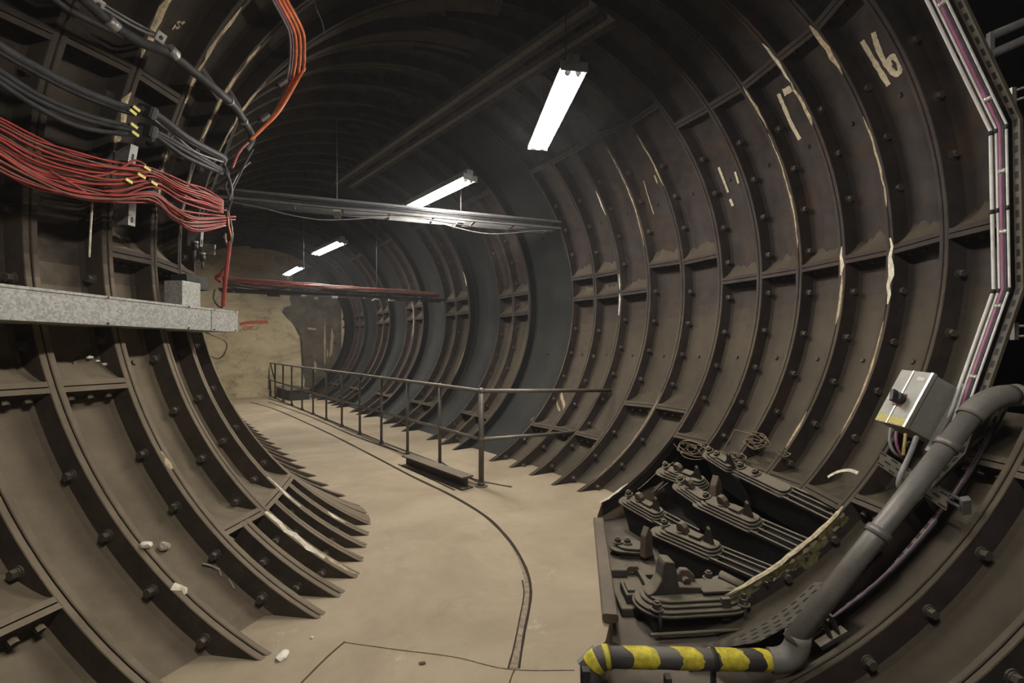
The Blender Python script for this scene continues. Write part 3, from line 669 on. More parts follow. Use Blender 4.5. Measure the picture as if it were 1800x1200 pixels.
# big conduit and the thinner ones above
def hoop(name, pix, rho, r, mat, lab, cat='conduit', sm=6, n=8, parent=None, group=None):
    P = [lw(*p, rho=rho, pmax=88) for p in pix]
    if pix[0][1] < 0 and pix[0][0] < 160: P = run_on(P, rho, 3.0)
    o = tube_obj(name, smoothpts(P, sm), r, mat, parent, n)
    return tag(o, lab, cat, group) if lab else o
bc = tag(empty('conduit'), 'thick dark conduit with pale saddle clips sweeping along the upper left wall', 'conduit')
hoop('pipe_run', [(90,-40),(140,-8),(196,42),(250,75),(296,93),(345,130),(385,162),(412,187),(430,215),(442,242),(446,280)], 2.33, .029, M['black_cable'], None, parent=bc, n=12)
for px, py in ((197,42),(303,92),(402,176),(427,211)):
    o, a, u, rad = on_left(px, py, 2.33); t = (lw(px+8, py+8, 2.33) - lw(px-8, py-8, 2.33)).normalized(); w_ = .026 if px < 350 else .009
    tube_obj('saddle_clip', [o - t*w_, o + t*w_], .036, M['bracket'], bc, 14)
hoop('conduit', [(110,-40),(150,-6),(180,14),(230,44),(275,68),(320,106),(380,152),(408,178),(428,208),(440,236)], 2.36, .009, M['grey_cable'], 'thin grey conduit running just above the thick dark conduit')
hoop('conduit', [(140,-30),(178,4),(230,36),(276,60)], 2.38, .007, M['grey_cable'], 'short thin rod, topmost beside the thick dark conduit')
hoop('conduit', [(92,-4),(130,22),(172,43),(215,62)], 2.33, .016, M['black_cable'], 'dark pipe under the thick conduit at the upper left')
for px, py, lab in ((173,8,'perforated zinc plate on the upper left rib, nearest one'),(283,66,'perforated zinc plate beside the second saddle clip')):
    o, a, u, rad = on_left(px, py, 2.34); e = tag(empty('fixing_plate'), lab, 'plate'); box_obj('plate_body', o, a, u, rad, (-.03,-.03,0), (.03,.03,.012), M['bracket'], e, .003)
    prism_obj('plate_hole', o, a, u, rad, circ(.012, 12), -.002, .004, M['seal'], e)
# orange cables climbing the ring at the corner and over the crown
def ringpath(s, rho, phis, ds=0.0): return [wp('L', s + ds*i, ph, rho) for i, ph in enumerate(phis)]
for k, (mt, r, lab) in enumerate([('orange_cable', .013, 'orange cable climbing the corner ring, innermost'), ('orange_cable', .013, 'orange cable climbing the corner ring, second of three'), ('orange_cable', .013, 'orange cable climbing the corner ring, outermost'),
                     ('grey_cable', .009, 'grey conduit beside the climbing orange cables'), ('purple', .008, 'purple cable between grey conduit and climbing orange cables')]):
    off = [0, 7.5, 15, -10, -5.5][k]
    L = [(440,246,3.95),(462,225,3.98),(488,192,4.0),(505,165,4.02),(515,135,4.02),(520,100,4.0),(519,62,3.95),(508,34,3.9),(492,5,3.8),(478,-25,3.7),(462,-60,3.6)]
    P = [(ray(px + off*min(1, max(0, i-1)/3), py, Y) if i < 3 else lw(px + off, py, 2.40, smax=7.3, pmax=88)) for i, (px, py, Y) in enumerate(L)]
    tag(tube_obj('climbing_cable', smoothpts(P, 6), r, M[mt], None, 8), lab, 'cable')
tag(tube_obj('conduit', smoothpts(pts3([(545,-25,3.7),(556,15,3.8),(566,38,3.9),(570,58,3.95)]), 5), .005, M['grey_cable'], None, 6), 'thin bent grey rod right of the climbing orange cables', 'conduit')
for px, py, lab in ((506,47,'zinc clip fixed left of the climbing orange cables, highest'),(497,145,'zinc clip halfway up the climbing orange cables'),(466,206,'zinc clip at the foot of the climbing orange cables')):
    o = ray(px, py, 4.02); e = tag(empty('cable_clip'), lab, 'clip'); box_obj('clip_body', o, (.8,0,.6), (0,1,0), (-.6,0,.8), (-.04,-.02,-.012), (.045,.02,.012), M['bracket'], e, .003)
    box_obj('clip_foot', o, (.8,0,.6), (0,1,0), (-.6,0,.8), (-.07,-.012,-.006), (-.035,.012,.02), M['junk'], e)

# ================================================================== CABLE TRAYS ACROSS THE TUNNEL
def cross_tray(name, a, b, wdt, h, lab, rods, rod_top, mt='tray'):
    MT = M[mt]
    t = tag(empty(name), lab, 'cable tray'); d = (b-a); L = d.length; d.normalize(); n = Vector((-d.y, d.x, 0)).normalized(); u = d.cross(n); u = u if u.z > 0 else -u
    box_obj('side_rail', a, d, n, u, (0,0,0), (L,.006,h), M['tray_dark'], t); box_obj('side_rail', a, d, n, u, (0,wdt,0), (L,wdt+.006,h), MT, t)
    box_obj('top_lip', a, d, n, u, (0,-.03,h-.030 if h > .1 else h-.006), (L,-.001,h), MT, t); box_obj('bottom_lip', a, d, n, u, (0,-.03,0), (L,-.001,.034 if h > .1 else .006), MT, t)
    bm = bmesh.new(); k = 0
    while k < L-.05: box(bm, a, d, n, u, (k,.006,.01), (k+.03,wdt,.025)); k += .3
    bmesh.ops.recalc_face_normals(bm, faces=bm.faces[:]); bm.free()
    k = .2
    while k < L-.1: box_obj('rung', a, d, n, u, (k,.006,.01), (k+.03,wdt,.025), M['tray'], t); k += .6
    for x in rods:
        p = a + d*x - n*.012; tube_obj('hanger_rod', [p + u*0 - Vector((0,0,.03)), Vector((p.x, p.y, rod_top))], .006, M['tray'], t, 6)
        box_obj('hanger_foot', p, d, n, u, (-.045,-.02,-.035), (.045,wdt+.03,-.012), M['bracket'], t)
    return t, a, d, n, u, L
a_ = ray(408, 358, 5.62); b_ = ray(985, 398, 7.05); a_.z = b_.z = (a_.z + b_.z)/2
_, a, d, n, u, L = cross_tray('cable_tray', a_ - (b_-a_).normalized()*.15, b_, .30, .13, 'upper steel cable tray crossing the tunnel below the second lamp', [1.35, 3.0], 4.6)
rr = random.Random(5)
for k, (lab, mt, r) in enumerate([('black cable lying along the front of the upper tray, highest', 'black_cable', .010), ('dark cable along the front of the upper tray, second from top', 'black_cable', .009),
        ('black cable along the middle of the upper tray front', 'black_cable', .012), ('black cable along the upper tray, lower middle', 'black_cable', .008),
        ('black cable sagging under the upper tray, shallow one', 'black_cable', .009), ('grey cable sagging deepest under the upper tray', 'grey_cable', .007)]):
    z0 = [.092,.080,.066,.050,-.012,-.03][k]; sag = [.0,.0,.012,.02,.07,.13][k]; P = []
    for i in range(13):
        f = i/12; z = z0 - sag*(.5-.5*math.cos(2*math.pi*f*2)) + rr.uniform(-.004,.004)
        P.append(a + d*(L*(.01+.97*f)) - n*(.016+.012*(k % 2)) + u*z)
    tag(tube_obj('tray_cable', smoothpts(P, 4), r, M[mt], None, 7), lab, 'cable')
a_ = ray(384, 505, 8.4); b_ = ray(782, 523, 10.35); a_.z = b_.z = (a_.z+b_.z)/2 - .07
_, a, d, n, u, L = cross_tray('cable_tray', a_, b_, .30, .05, 'lower cable tray carrying the red bundle across the far tunnel', [1.42, 2.82], 4.55, 'tray_dark')
for k in range(14):
    P = []; z0 = .10 + .022*(k % 7); o_ = .05*(k//7)
    for i in range(12):
        f = i/11; s_ = .06*math.sin(math.pi*min(1, f*3.2))*(1 if f < .32 else 0)*(-1 if k % 2 else .4)
        f = .015 + f*.95; P.append(a + d*(L*f) + n*(-.02+o_+rr.uniform(0,.02)) + u*(z0 + s_ + rr.uniform(-.015,.015) - .05*f*(k % 7)/6))
    red = k % 7 > 1
    tag(tube_obj('tray_cable', smoothpts(P, 3), .0125, M[('brown_cable','red_dark','brown_cable')[k % 3] if red else 'black_cable'], None, 7),
        'red cable in the bundle on the lower cross tray' if red else 'black cable at the bottom of the bundle on the lower cross tray', 'cable', 'red cables on the lower cross tray' if red else 'black cables on the lower cross tray')
for px, py, Y, lab in ((588,522,9.3,'white fixing block under the lower tray beside its second hanger'),(688,527,9.9,'pale fixing plate under the lower tray near the right wall'),(710,524,10.0,'pale bracket foot under the lower tray nearest the right wall')):
    tag(box_obj('fixing_block', ray(px,py,Y), d, n, (0,0,1), (-.06,-.05,-.03), (.06,.05,.02), M['bracket'], None, .005), lab, 'bracket')
tag(box_obj('tray_bracket', ray(482,518,8.9), d, n, (0,0,1), (-.12,-.05,-.03), (.1,.05,.03), M['junk'], None, .01), 'dark bracket under the lower tray at its first hanger', 'bracket')
# channels along the crown
for dx, lab in ((0,'dark steel channel along the crown above the lamps, left of the pair'),(.24,'dark steel channel along the crown, right of the pair')):
    p0, p1 = ray(612,334,8.0), ray(1075,40,3.85); dd = (p1-p0).normalized(); sd = Vector((dd.y,-dd.x,0)).normalized()*1; e = tag(empty('crown_channel'), lab, 'channel')
    box_obj('channel_web', p0 + sd*dx, dd, sd, (0,0,1), (0,-.06,.05), ((p1-p0).length,.06,.056), M['crown'], e)
    for s_ in (-.06, .056): box_obj('channel_flange', p0 + sd*dx, dd, sd, (0,0,1), (0,s_,0), ((p1-p0).length,s_+.004,.05), M['crown'], e)
# ================================================================== RIGHT WALL: CONDUITS, SWITCH BOX, PIPE
def rw(px, py, rho, smin=1.0, smax=8.5, pmin=-75, pmax=60): return wh('R', px, py, rho, smin=smin, smax=smax, pmin=pmin, pmax=pmax)
def rhoop(s, rho, phis): return [wp('R', s, p, rho) for p in phis]
PH = [44, 12, -9.5, -32, -62]
for k, (s, r, mt, lab) in enumerate([(2.80,.0085,'white_conduit','white conduit climbing the right wall, nearest the ribs'),(2.715,.0055,'white_conduit','slim white conduit climbing the right wall, second from the ribs'),
                      (2.655,.009,'purple','purple cable climbing the right wall between white conduits'),(2.61,.006,'black_cable','black cable climbing the right wall beside the purple cable'),(2.565,.006,'white_conduit','white conduit climbing the right wall beside the slotted strip')]):
    P = []
    for i in range(len(PH)-1):
        A, B = wp('R', s, PH[i], 2.40), wp('R', s, PH[i+1], 2.40)
        for t in range(4): P.append(A.lerp(B, t/4))
    P.append(wp('R', s, PH[-1], 2.40))
    P = P[:13]
    e = tag(empty('conduit' if mt != 'purple' and mt != 'black_cable' else 'cable'), lab, 'conduit' if mt == 'white_conduit' else 'cable')
    tube_obj('run', P, r, M[mt], e, 8)
    for ph in (11.6, -9.8, 1) if mt == 'white_conduit' else (30, 16, 6, -2, -12, -22):
        i0 = max(i for i in range(len(PH)-1) if PH[i] >= ph); f = (PH[i0]-ph)/(PH[i0]-PH[i0+1]); c = wp('R', s, PH[i0], 2.40).lerp(wp('R', s, PH[i0+1], 2.40), f); dd = (wp('R', s, PH[i0+1], 2.40) - wp('R', s, PH[i0], 2.40)).normalized()
        tube_obj('tie' if mt != 'white_conduit' else 'coupler', [c - dd*.012, c + dd*.012], r+.0035, M['silver'] if mt != 'white_conduit' else M['seal'], e, 8)
def strip(name, s0, s1, rho, phis, mat, lab, cat, sub=3, side='R', lip=.02):
    bm = bmesh.new(); uv = bm.loops.layers.uv.new('UVMap'); P = []
    for i in range(len(phis)-1):
        for t in range(sub): P.append((wp(side, s0, phis[i], rho).lerp(wp(side, s0, phis[i+1], rho), t/sub), wp(side, s1, phis[i], rho).lerp(wp(side, s1, phis[i+1], rho), t/sub), phis[i]))
    P.append((wp(side, s0, phis[-1], rho), wp(side, s1, phis[-1], rho), phis[-1]))
    L = 0; rows = []
    for i, (p, q, ph) in enumerate(P):
        if i: L += (p - P[i-1][0]).length
        out = (wp(side, s0, ph, rho+1) - wp(side, s0, ph, rho)).normalized()
        rows.append(([bm.verts.new(p + out*lip), bm.verts.new(p), bm.verts.new(q), bm.verts.new(q + out*lip)], L, (q-p).length))
    for (A, la, wa), (B, lb, wb) in zip(rows, rows[1:]):
        vv = [0, .004, wa-.004, wa]
        for k in range(3):
            f = bm.faces.new((A[k], B[k], B[k+1], A[k+1]))
            for lp, (x, y) in zip(f.loops, ((la,vv[k]),(lb,vv[k]),(lb,vv[k+1]),(la,vv[k+1]))): lp[uv].uv = (x, y)
    bmesh.ops.solidify(bm, geom=bm.faces[:], thickness=.002)
    o = link(name, bm, mat, None); return tag(o, lab, cat)
strip('slotted_strip', 2.42, 2.53, 2.42, PH, M['perf'], 'slotted steel strip climbing the right wall behind the conduits', 'strip')
for (p, q, lab) in (((1741,80),(1830,22),'double bar bracket at the upper right, highest of three'),((1779,170),(1840,132),'twin rod bracket right of the conduits, below the highest bracket'),((1783,582),(1840,580),'twin rod bracket right of the conduits, lowest of three')):
    Yb = 2.55; e = tag(empty('wall_bracket'), lab, 'bracket'); A, B = ray(*p, Yb), ray(*q, Yb); B = B + (B-A)*1.4 + Vector((.35,.0,0)); g = .028 if p[0] > 1750 else .05
    for s_ in (-g, g): tube_obj('bracket_bar', [A + Vector((0,0,s_)), B + Vector((0,0,s_))], .007 if p[0] > 1750 else .024, M['bracket'] if p[0] > 1750 else M['tray'], e, 6 if p[0] > 1750 else 4)
    box_obj('bracket_foot', A, (1,0,0), (0,1,0), (0,0,1), (-.012,-.012,-g-.02), (.012,.012,g+.02), M['bracket'] if p[0] > 1750 else M['tray'], e)
# isolator box
bx = tag(empty('switch_box'), 'grey isolator switch box with black rotary knob on the right wall', 'switch box')
tl, tr_, bl = rw(1585,649,2.20), rw(1643,656,2.21), rw(1538,738,2.20)
ea = (tr_-tl); eb = (bl-tl); wA = ea.length; ea.normalize(); eb = eb - ea*eb.dot(ea); hB = eb.length; eb.normalize(); en = ea.cross(eb).normalized()
if en.x < 0: en = -en        # outward, into the wall
box_obj('case', tl, ea, eb, en, (0.004,.004,.028), (wA-.004,hB-.004,.245), M['box_side'], bx, .006)
box_obj('door', tl, ea, eb, en, (0,0,0), (wA*.415,hB,.022), M['box'], bx, .004); box_obj('door', tl, ea, eb, en, (wA*.435,0,-.004), (wA,hB,.022), M['box'], bx, .004)
box_obj('door_seal', tl, ea, eb, en, (.006,.006,.020), (wA-.006,hB-.006,.03), M['seal'], bx)
box_obj('door_trim', tl, ea, eb, en, (wA*.40,0,-.008), (wA*.45,hB,.006), M['silver'], bx, .001); box_obj('door_trim', tl, ea, eb, en, (wA-.012,0,-.008), (wA+.003,hB,.018), M['silver'], bx, .001)
box_obj('name_plate', tl, ea, eb, en, (.012,hB*.49,-.0015), (wA*.36,hB*.58,.002), M['label_white'], bx); box_obj('name_plate', tl, ea, eb, en, (wA*.62,hB*.10,-.006), (wA*.84,hB*.165,-.002), M['label_white'], bx)
box_obj('warning_label', tl, ea, eb, en, (.006,hB*.855,-.0015), (wA*.39,hB*.985,.002), M['label_yellow'], bx); box_obj('warning_label', tl, ea, eb, en, (wA*.46,hB*.86,-.006), (wA*.93,hB*.985,-.002), M['label_yellow'], bx)
kc = tl + ea*wA*.50 + eb*hB*.55
box_obj('switch_plate', kc, ea, eb, en, (-.036,-.04,-.012), (.018,.04,-.003), M['red_plate'], bx, .003)
kn = tube_obj('rotary_knob', [kc - en*.012, kc - en*.05], .034, M['knob'], bx, 16); kb = (ea*.35 + eb*.94).normalized()
box_obj('knob_grip', kc, kb, kb.cross(en), en, (-.036,-.011,-.078), (.036,.011,-.045), M['knob'], kn, .004)
box_obj('mounting_rail', tl, ea, eb, en, (wA+.012,-.02,.16), (wA+.05,hB+.06,.20), M['bracket'], bx)
# cables leaving the box
for k, (L, r, mt, lab) in enumerate([
  ([(1566,752,2.66),(1564,775,2.64),(1572,795,2.62),(1590,806,2.62)], .008, 'grey_cable', 'grey cable leaving the isolator box, leftmost of four'),
  ([(1575,758,2.62),(1576,780,2.6),(1584,800,2.6),(1594,808,2.6)], .007, 'purple', 'purple cable leaving the isolator box'),
  ([(1592,762,2.60),(1589,785,2.58),(1588,800,2.58)], .008, 'yellow_wire', 'yellow cable leaving the isolator box'),
  ([(1611,768,2.55),(1603,790,2.5),(1592,815,2.47),(1582,838,2.46),(1580,855,2.46),(1592,866,2.46)], .013, 'grey_cable', 'thick grey cable leaving the isolator box and looping over the tray')]):
    tag(tube_obj('box_cable', smoothpts(pts3(L), 6), r, M[mt], None, 8), lab, 'cable')
tag(tube_obj('wire_end', smoothpts(pts3([(1598,832,2.5),(1610,828,2.48),(1617,812,2.48),(1624,822,2.5)]), 5), .004, M['yellow_wire'], None, 6), 'bright yellow wire end lying on the small slotted tray', 'wire')
def flatstrip(name, pts, wv, mat, lab, cat, thick=.004):
    P = [Vector(p) for p in pts]; bm = bmesh.new(); uv = bm.loops.layers.uv.new('UVMap'); wv = Vector(wv); L = 0; rows = []
    for i, p in enumerate(P):
        if i: L += (p-P[i-1]).length
        rows.append((bm.verts.new(p), bm.verts.new(p+wv), L))
    for (a, b, l0), (c, d, l1) in zip(rows, rows[1:]):
        f = bm.faces.new((a, c, d, b))
        for lp, q in zip(f.loops, ((l0,.004),(l1,.004),(l1,wv.length-.004),(l0,wv.length-.004))): lp[uv].uv = q
    bmesh.ops.solidify(bm, geom=bm.faces[:], thickness=thick); return tag(link(name, bm, mat), lab, cat)
s1_, s2_ = ray(1549,792,2.72), ray(1668,868,2.36)
flatstrip('slotted_tray', [s1_, s2_], (ray(1542,816,2.66)-ray(1549,792,2.72)), M['perf'], 'small slotted tray spanning the wall under the isolator box', 'cable tray')
e = tag(empty('support_rail'), 'twin steel support rail behind the inclined pipe, right of the small tray', 'rail')
for o in (0, 14): tube_obj('rail_bar', [ray(1635,848+o,2.5), ray(1700,884+o,2.32)], .009, M['tray'], e, 6)
box_obj('rail_end', ray(1697,884,2.32), (.8,-.4,.3), (.2,.6,.4), (-.3,-.3,.9), (-.02,-.02,-.06), (.02,.02,.03), M['tray'], e, .003)
# inclined grey pipe with hazard striped leg
pp = tag(empty('drain_pipe'), 'long grey pipe rising up the wall with a yellow striped lower leg', 'pipe')
RP = .048
PA, PB = Vector((.47,2.285,.035)), Vector((1.30,2.26,.035))
PB2 = ray(1392,1128,2.24); PT = ray(1708,728,2.32); PT2 = ray(1748,690,2.30); PR = Vector((2.95,2.38,PT2.z+.01))
tube_obj('riser', [PB2, PT], RP*.95, M['pipe'], pp, 20)
def bend(a, b, c, n=9):
    a, b, c = Vector(a), Vector(b), Vector(c); return [a*(1-t)**2 + b*2*t*(1-t) + c*t*t for t in [i/n for i in range(n+1)]]
dr = (PT-PB2).normalized()
tube_obj('upper_elbow', bend(PT - dr*.02, PT + dr*.12, PT + dr*.12 + (PR-PT2).normalized()*.15), RP*1.16, M['pipe_paint'], pp, 20)
PU = PT + dr*.12 + (PR-PT2).normalized()*.13
tube_obj('upper_run', [PU, PU + (PR-PT2).normalized()*.6], RP, M['pipe_paint'], pp, 20)
for x in (.05, .16): c = PU + (PR-PT2).normalized()*x; tube_obj('pipe_ring', [c, c + (PR-PT2).normalized()*.018], RP*1.2, M['pipe'], pp, 20)
tube_obj('lower_elbow', bend(PB - Vector((.03,0,0)), PB + Vector((.10,-.02,0)), PB2 + dr*.05), RP*1.18, M['pipe_paint'], pp, 20)
hz = tube_obj('striped_leg', [PA, PB], RP, M['black_tape'], pp, 20)
tube_obj('striped_elbow', bend(PA + Vector((.02,0,0)), PA + Vector((-.09,0,0)), PA + Vector((-.09,-.015,-.12))), RP*1.14, M['black_tape'], pp, 20)
tube_obj('striped_drop', [PA + Vector((-.09,-.012,-.10)), PA + Vector((-.09,-.03,-.24))], RP, M['black_tape'], pp, 20)
def helix(c, ax, r, x0, w, tw, name='hazard_stripe', skew=.09, parent=None, span=(0, 2*math.pi)):
    """one slanted turn of yellow tape round a straight pipe"""
    ax = Vector(ax).normalized(); a = ax.orthogonal().normalized(); a = Vector((0,0,1)) - ax*ax.z if abs(ax.z) < .9 else a; a.normalize(); b = ax.cross(a); bm = bmesh.new(); rows = []; n = 26
    for i in range(n+1):
        th = span[0] + (span[1]-span[0])*i/n; sh = skew*math.cos(th - 1.2); j = random.uniform(-.006,.006)
        for_ = [bm.verts.new(Vector(c) + ax*(x0 + sh + d*w + j*(1 if d else -1)) + (a*math.cos(th) + b*math.sin(th))*(r+.0022)) for d in (0, 1)]; rows.append(for_)
    for A, B in zip(rows, rows[1:]): f = bm.faces.new((A[0], A[1], B[1], B[0])); f.smooth = True
    return link(name, bm, M['yellow'], parent)
for x0, w_ in ((.075,.13),(.315,.10),(.50,.13),(.715,.05)): helix(PA, PB-PA, RP, x0, w_, 1, parent=pp, skew=.05)
def elbow_stripe(t0, t1):
    pth = bend(PA + Vector((.02,0,0)), PA + Vector((-.09,0,0)), PA + Vector((-.09,-.015,-.12)), 24); seg = pth[int(t0*24):int(t1*24)+1]
    tube_obj('hazard_stripe', seg, RP*1.14+.0025, M['yellow'], pp, 20)
elbow_stripe(.05, .2); elbow_stripe(.36, .62)
helix(PA + Vector((-.09,-.02,-.10)), (0,-.1,-1), RP, .02, .055, 1, parent=pp, skew=.02)
helix(PA + Vector((-.09,-.02,-.10)), (0,-.1,-1), RP, .105, .05, 1, parent=pp, skew=.02)
for t in (.47, .86): c = PB2.lerp(PT, t); tube_obj('pipe_clamp', [c - dr*.02, c + dr*.02], RP*1.14, M['pipe'], pp, 20)
c = PA.lerp(PB, .62); tube_obj('pipe_strap', [c, c + Vector((.02,0,0))], RP*1.1, M['junk'], pp, 16); box_obj('strap_stand', c, (1,0,0), (0,1,0), (0,0,1), (0,-.012,-.235), (.02,.012,-.05), M['junk'], pp)
c = PA.lerp(PB, .33); tag(box_obj('pipe_stand', c, (1,0,0), (0,1,0), (0,0,1), (0,-.06,-.235), (.03,-.02,-.06), M['kit'], None, .003), 'short steel upright under the striped pipe', 'stand')
# cables and slotted strip that run behind the pipe up the wall
for k, (o_, mt, r, lab) in enumerate(((0,'purple',.008,'purple cable running beneath the inclined pipe'),(.03,'grey_cable',.007,'grey cable running beneath the inclined pipe'),(.055,'black_cable',.009,'black cable running beneath the inclined pipe'))):
    tag(tube_obj('floor_cable', smoothpts([wp('R', 2.50 - o_*1.2, p_, 2.52 - o_*.3) for p_ in (-66,-58,-50,-42,-34,-27)], 4), r, M[mt], None, 7), lab, 'cable')
strip('slotted_tray', 2.50, 2.58, 2.54, [-24,-36,-50,-60], M['perf'], 'narrow slotted strip behind the inclined pipe', 'strip', 4)
flatstrip('slotted_tray', [rw(1228,1132,2.49), rw(1290,1122,2.49), rw(1350,1090,2.48), rw(1392,1058,2.48), rw(1432,1022,2.48)], rw(1395,1095,2.46)-rw(1350,1090,2.48), M['perf'], 'wide slotted tray on the pit floor beside the striped pipe', 'cable tray')
e = tag(empty('conduit'), 'pair of thin dark conduits above the wide slotted tray', 'conduit')
for k in (0,1): tube_obj('conduit_run', smoothpts([wp('R', 2.86+.09*k, p_, 2.52) for p_ in (-47,-53,-58,-63)], 4), .008, M['junk'], e, 7)
# small bracket beside the near rib
e = tag(empty('rib_bracket'), 'small twin prong bracket by the near rib under the pipe', 'bracket'); o = ray(1455,1110,2.3)
for k in (0, .045): box_obj('prong', o + Vector((k,.0,.02*k)), (.9,.1,.3), (0,1,0), (-.35,0,.94), (-.006,-.02,-.02), (.006,.02,.09), M['kit'], e)
box_obj('bracket_base', o + Vector((.02,0,-.03)), (.85,0,.5), (0,1,0), (-.5,0,.85), (-.08,-.025,-.012), (.08,.025,.012), M['kit'], e, .003)

# ================================================================== THE PIT AND ITS OLD FITTINGS
rb = tag(empty('edge_rail'), 'old rusty rail set along the edge of the pit', 'rail')
r0, r1 = fl(1052,910,.055), fl(1073,1080,.055); rd = (r1-r0).normalized(); rs = Vector((rd.y,-rd.x,0)); rs = rs if rs.x > 0 else -rs
prof = [(-.045,-.035),(-.045,-.006),(-.036,.004),(.036,.004),(.045,-.006),(.045,-.035),(.012,-.05),(.012,-.15),(.06,-.17),(.06,-.19),(-.06,-.19),(-.06,-.17),(-.012,-.15),(-.012,-.05)]
prism_obj('rail_section', r0, rs, (0,0,1), rd, prof, 0, (r1-r0).length, M['rail'], rb)
box_obj('fish_plate', r1, rs, (0,0,1), rd, (.012,-.14,-.40), (.032,-.06,-.05), M['kit_rust'], rb, .003)
def nut(o, u, r, h, parent, name='nut', mat='kit', stud=.012):
    u = Vector(u).normalized(); a = u.orthogonal().normalized(); b = u.cross(a); bm = bmesh.new()
    prism(bm, o, a, b, u, circ(r*1.5, 14), 0, h*.25); prism(bm, Vector(o)+u*h*.25, a, b, u, hexagon(r), 0, h); prism(bm, Vector(o)+u*h*1.25, a, b, u, circ(r*.55, 10), 0, stud)
    bmesh.ops.recalc_face_normals(bm, faces=bm.faces[:]); return link(name, bm, M[mat], parent)
def rod_seat(p0, p1, upv, W, lab, layers=4, lug=True, strut=True, name='anchor_seat', grp='anchor seats in the pit', th=.024, tail=0.0):
    """stack of round ended plates with a long bearer, nuts, lug and a triangular stiffener"""
    p0, p1 = Vector(p0), Vector(p1); d = (p1-p0); L = d.length; d.normalize(); upv = Vector(upv); upv = (upv - d*upv.dot(d)).normalized(); w = upv.cross(d)
    e = tag(empty(name), lab, 'anchor seat', grp); z = 0
    Lh = L*(.66 if L > .8 else .85)
    for k in range(layers):
        ins = .012*k + (.05*k if k else 0); Wk = W - .022*k; Lk = Lh - ins*1.1
        prism_obj('seat_plate', p0 + d*ins, d, w, upv, stadium(Lk, Wk, 9), z, z+th*.80, M['kit'], e, .004); z += th
    box_obj('bearer', p0, d, w, upv, (W*.45,-W*.36,-.30), (L*1.0,W*.36,-.002), M['recess_shade'], e)  # deep sides in the shade colour, darkening the gaps between seat rows
    if L > .8:
        for y, h_ in ((-.44,.030), (-.2,.045), (.08,.052), (.36,.045)):
            box_obj('tie_bar', p0, d, w, upv, (Lh*.8,W*y,h_-.026), (L*1.03,W*y+.014,h_), M['kit'], e, .002)
    for x in (.30, .62):
        nut(p0 + d*Lh*x*.8 + upv*z, upv, .026, .028, e)
    if lug:
        o = p0 + d*(Lh*.52) + upv*z
        prism_obj('lug', o, d, upv, w, [(-.05,0),(-.045,.05),(-.02,.08),(.02,.08),(.045,.05),(.05,0)], -.022, .022, M['kit_rust'], e, .004)
    if strut:
        o = p0 + d*(Lh*.78) + upv*(z-.02)
        prism_obj('stiffener', o, d, upv, w, [(0,0),(.10,0),(.10,.13),(.085,.15)], -.012, .012, M['kit'], e, .002)
        prism_obj('key_block', p0 + d*(Lh*.68) + upv*z, d, w, upv, [(-.04,-.03),(.07,-.03),(.07,.03),(-.04,.03)], 0, .025, M['kit'], e, .004)
    return e
inw = lambda s, ph: (wp('R', s, ph, R-1) - wp('R', s, ph, R)).normalized()
rod_seat(rw(1150,824,2.47), rw(1262,866,2.50), inw(8,-50)+Vector((0,0,.6)), .16, 'anchor seat at the top of the left column, below the wire coils', strut=True)
rod_seat(rw(1188,850,2.47), rw(1262,900,2.52), inw(7.5,-52)+Vector((0,0,.6)), .15, 'short anchor seat in the middle between the two columns', layers=4, strut=False)
rod_seat(rw(1224,880,2.49), rw(1425,972,2.60), inw(6,-54)+Vector((0,0,.6)), .17, 'long anchor seat in the middle of the right column')
rod_seat(rw(1240,796,2.47), rw(1305,836,2.49), inw(7.6,-45)+Vector((0,0,.6)), .13, 'pale blue tinged short seat just under the wall ledge', layers=3, lug=False)
rod_seat(rw(1286,822,2.50), rw(1470,910,2.60), inw(6,-46)+Vector((0,0,.6)), .14, 'topmost long anchor seat hugging the wall ledge', layers=3, lug=False, strut=False)
rod_seat(rw(1094,876,2.46), rw(1216,944,2.50), inw(7.6,-58)+Vector((0,0,.7)), .17, 'leftmost sloping anchor seat beside the cut rib')
rod_seat(rw(1149,930,2.48), rw(1356,1018,2.58), inw(5.5,-60)+Vector((0,0,.8)), .18, 'lowest long sloping anchor seat, right above the standing casting')
rod_seat(fl(1070,962,-.10), fl(1148,968,-.10), (0,0,1), .20, 'small flat anchor seat on the pit floor by the edge rail', layers=2, strut=False, lug=False)
for p, q in ((1132,935),(1235,915)):
    pass
# standing upright stiffener posts between the sloping seats
for px, py, rho, h, lab in ((1258,868,2.44,.16,'dark upright post between the middle seats'),(1136,955,2.44,.14,'dark upright post above the small flat seat')):
    o = rw(px, py, rho); tag(prism_obj('upright_post', o, (.8,.5,0), (0,0,1), (-.5,.8,0), [(-.05,-.1),(.05,-.1),(.045,h*.6),(.0,h),(-.04,h*.5)], -.03, .03, M['kit_rust'], None, .004), lab, 'post')
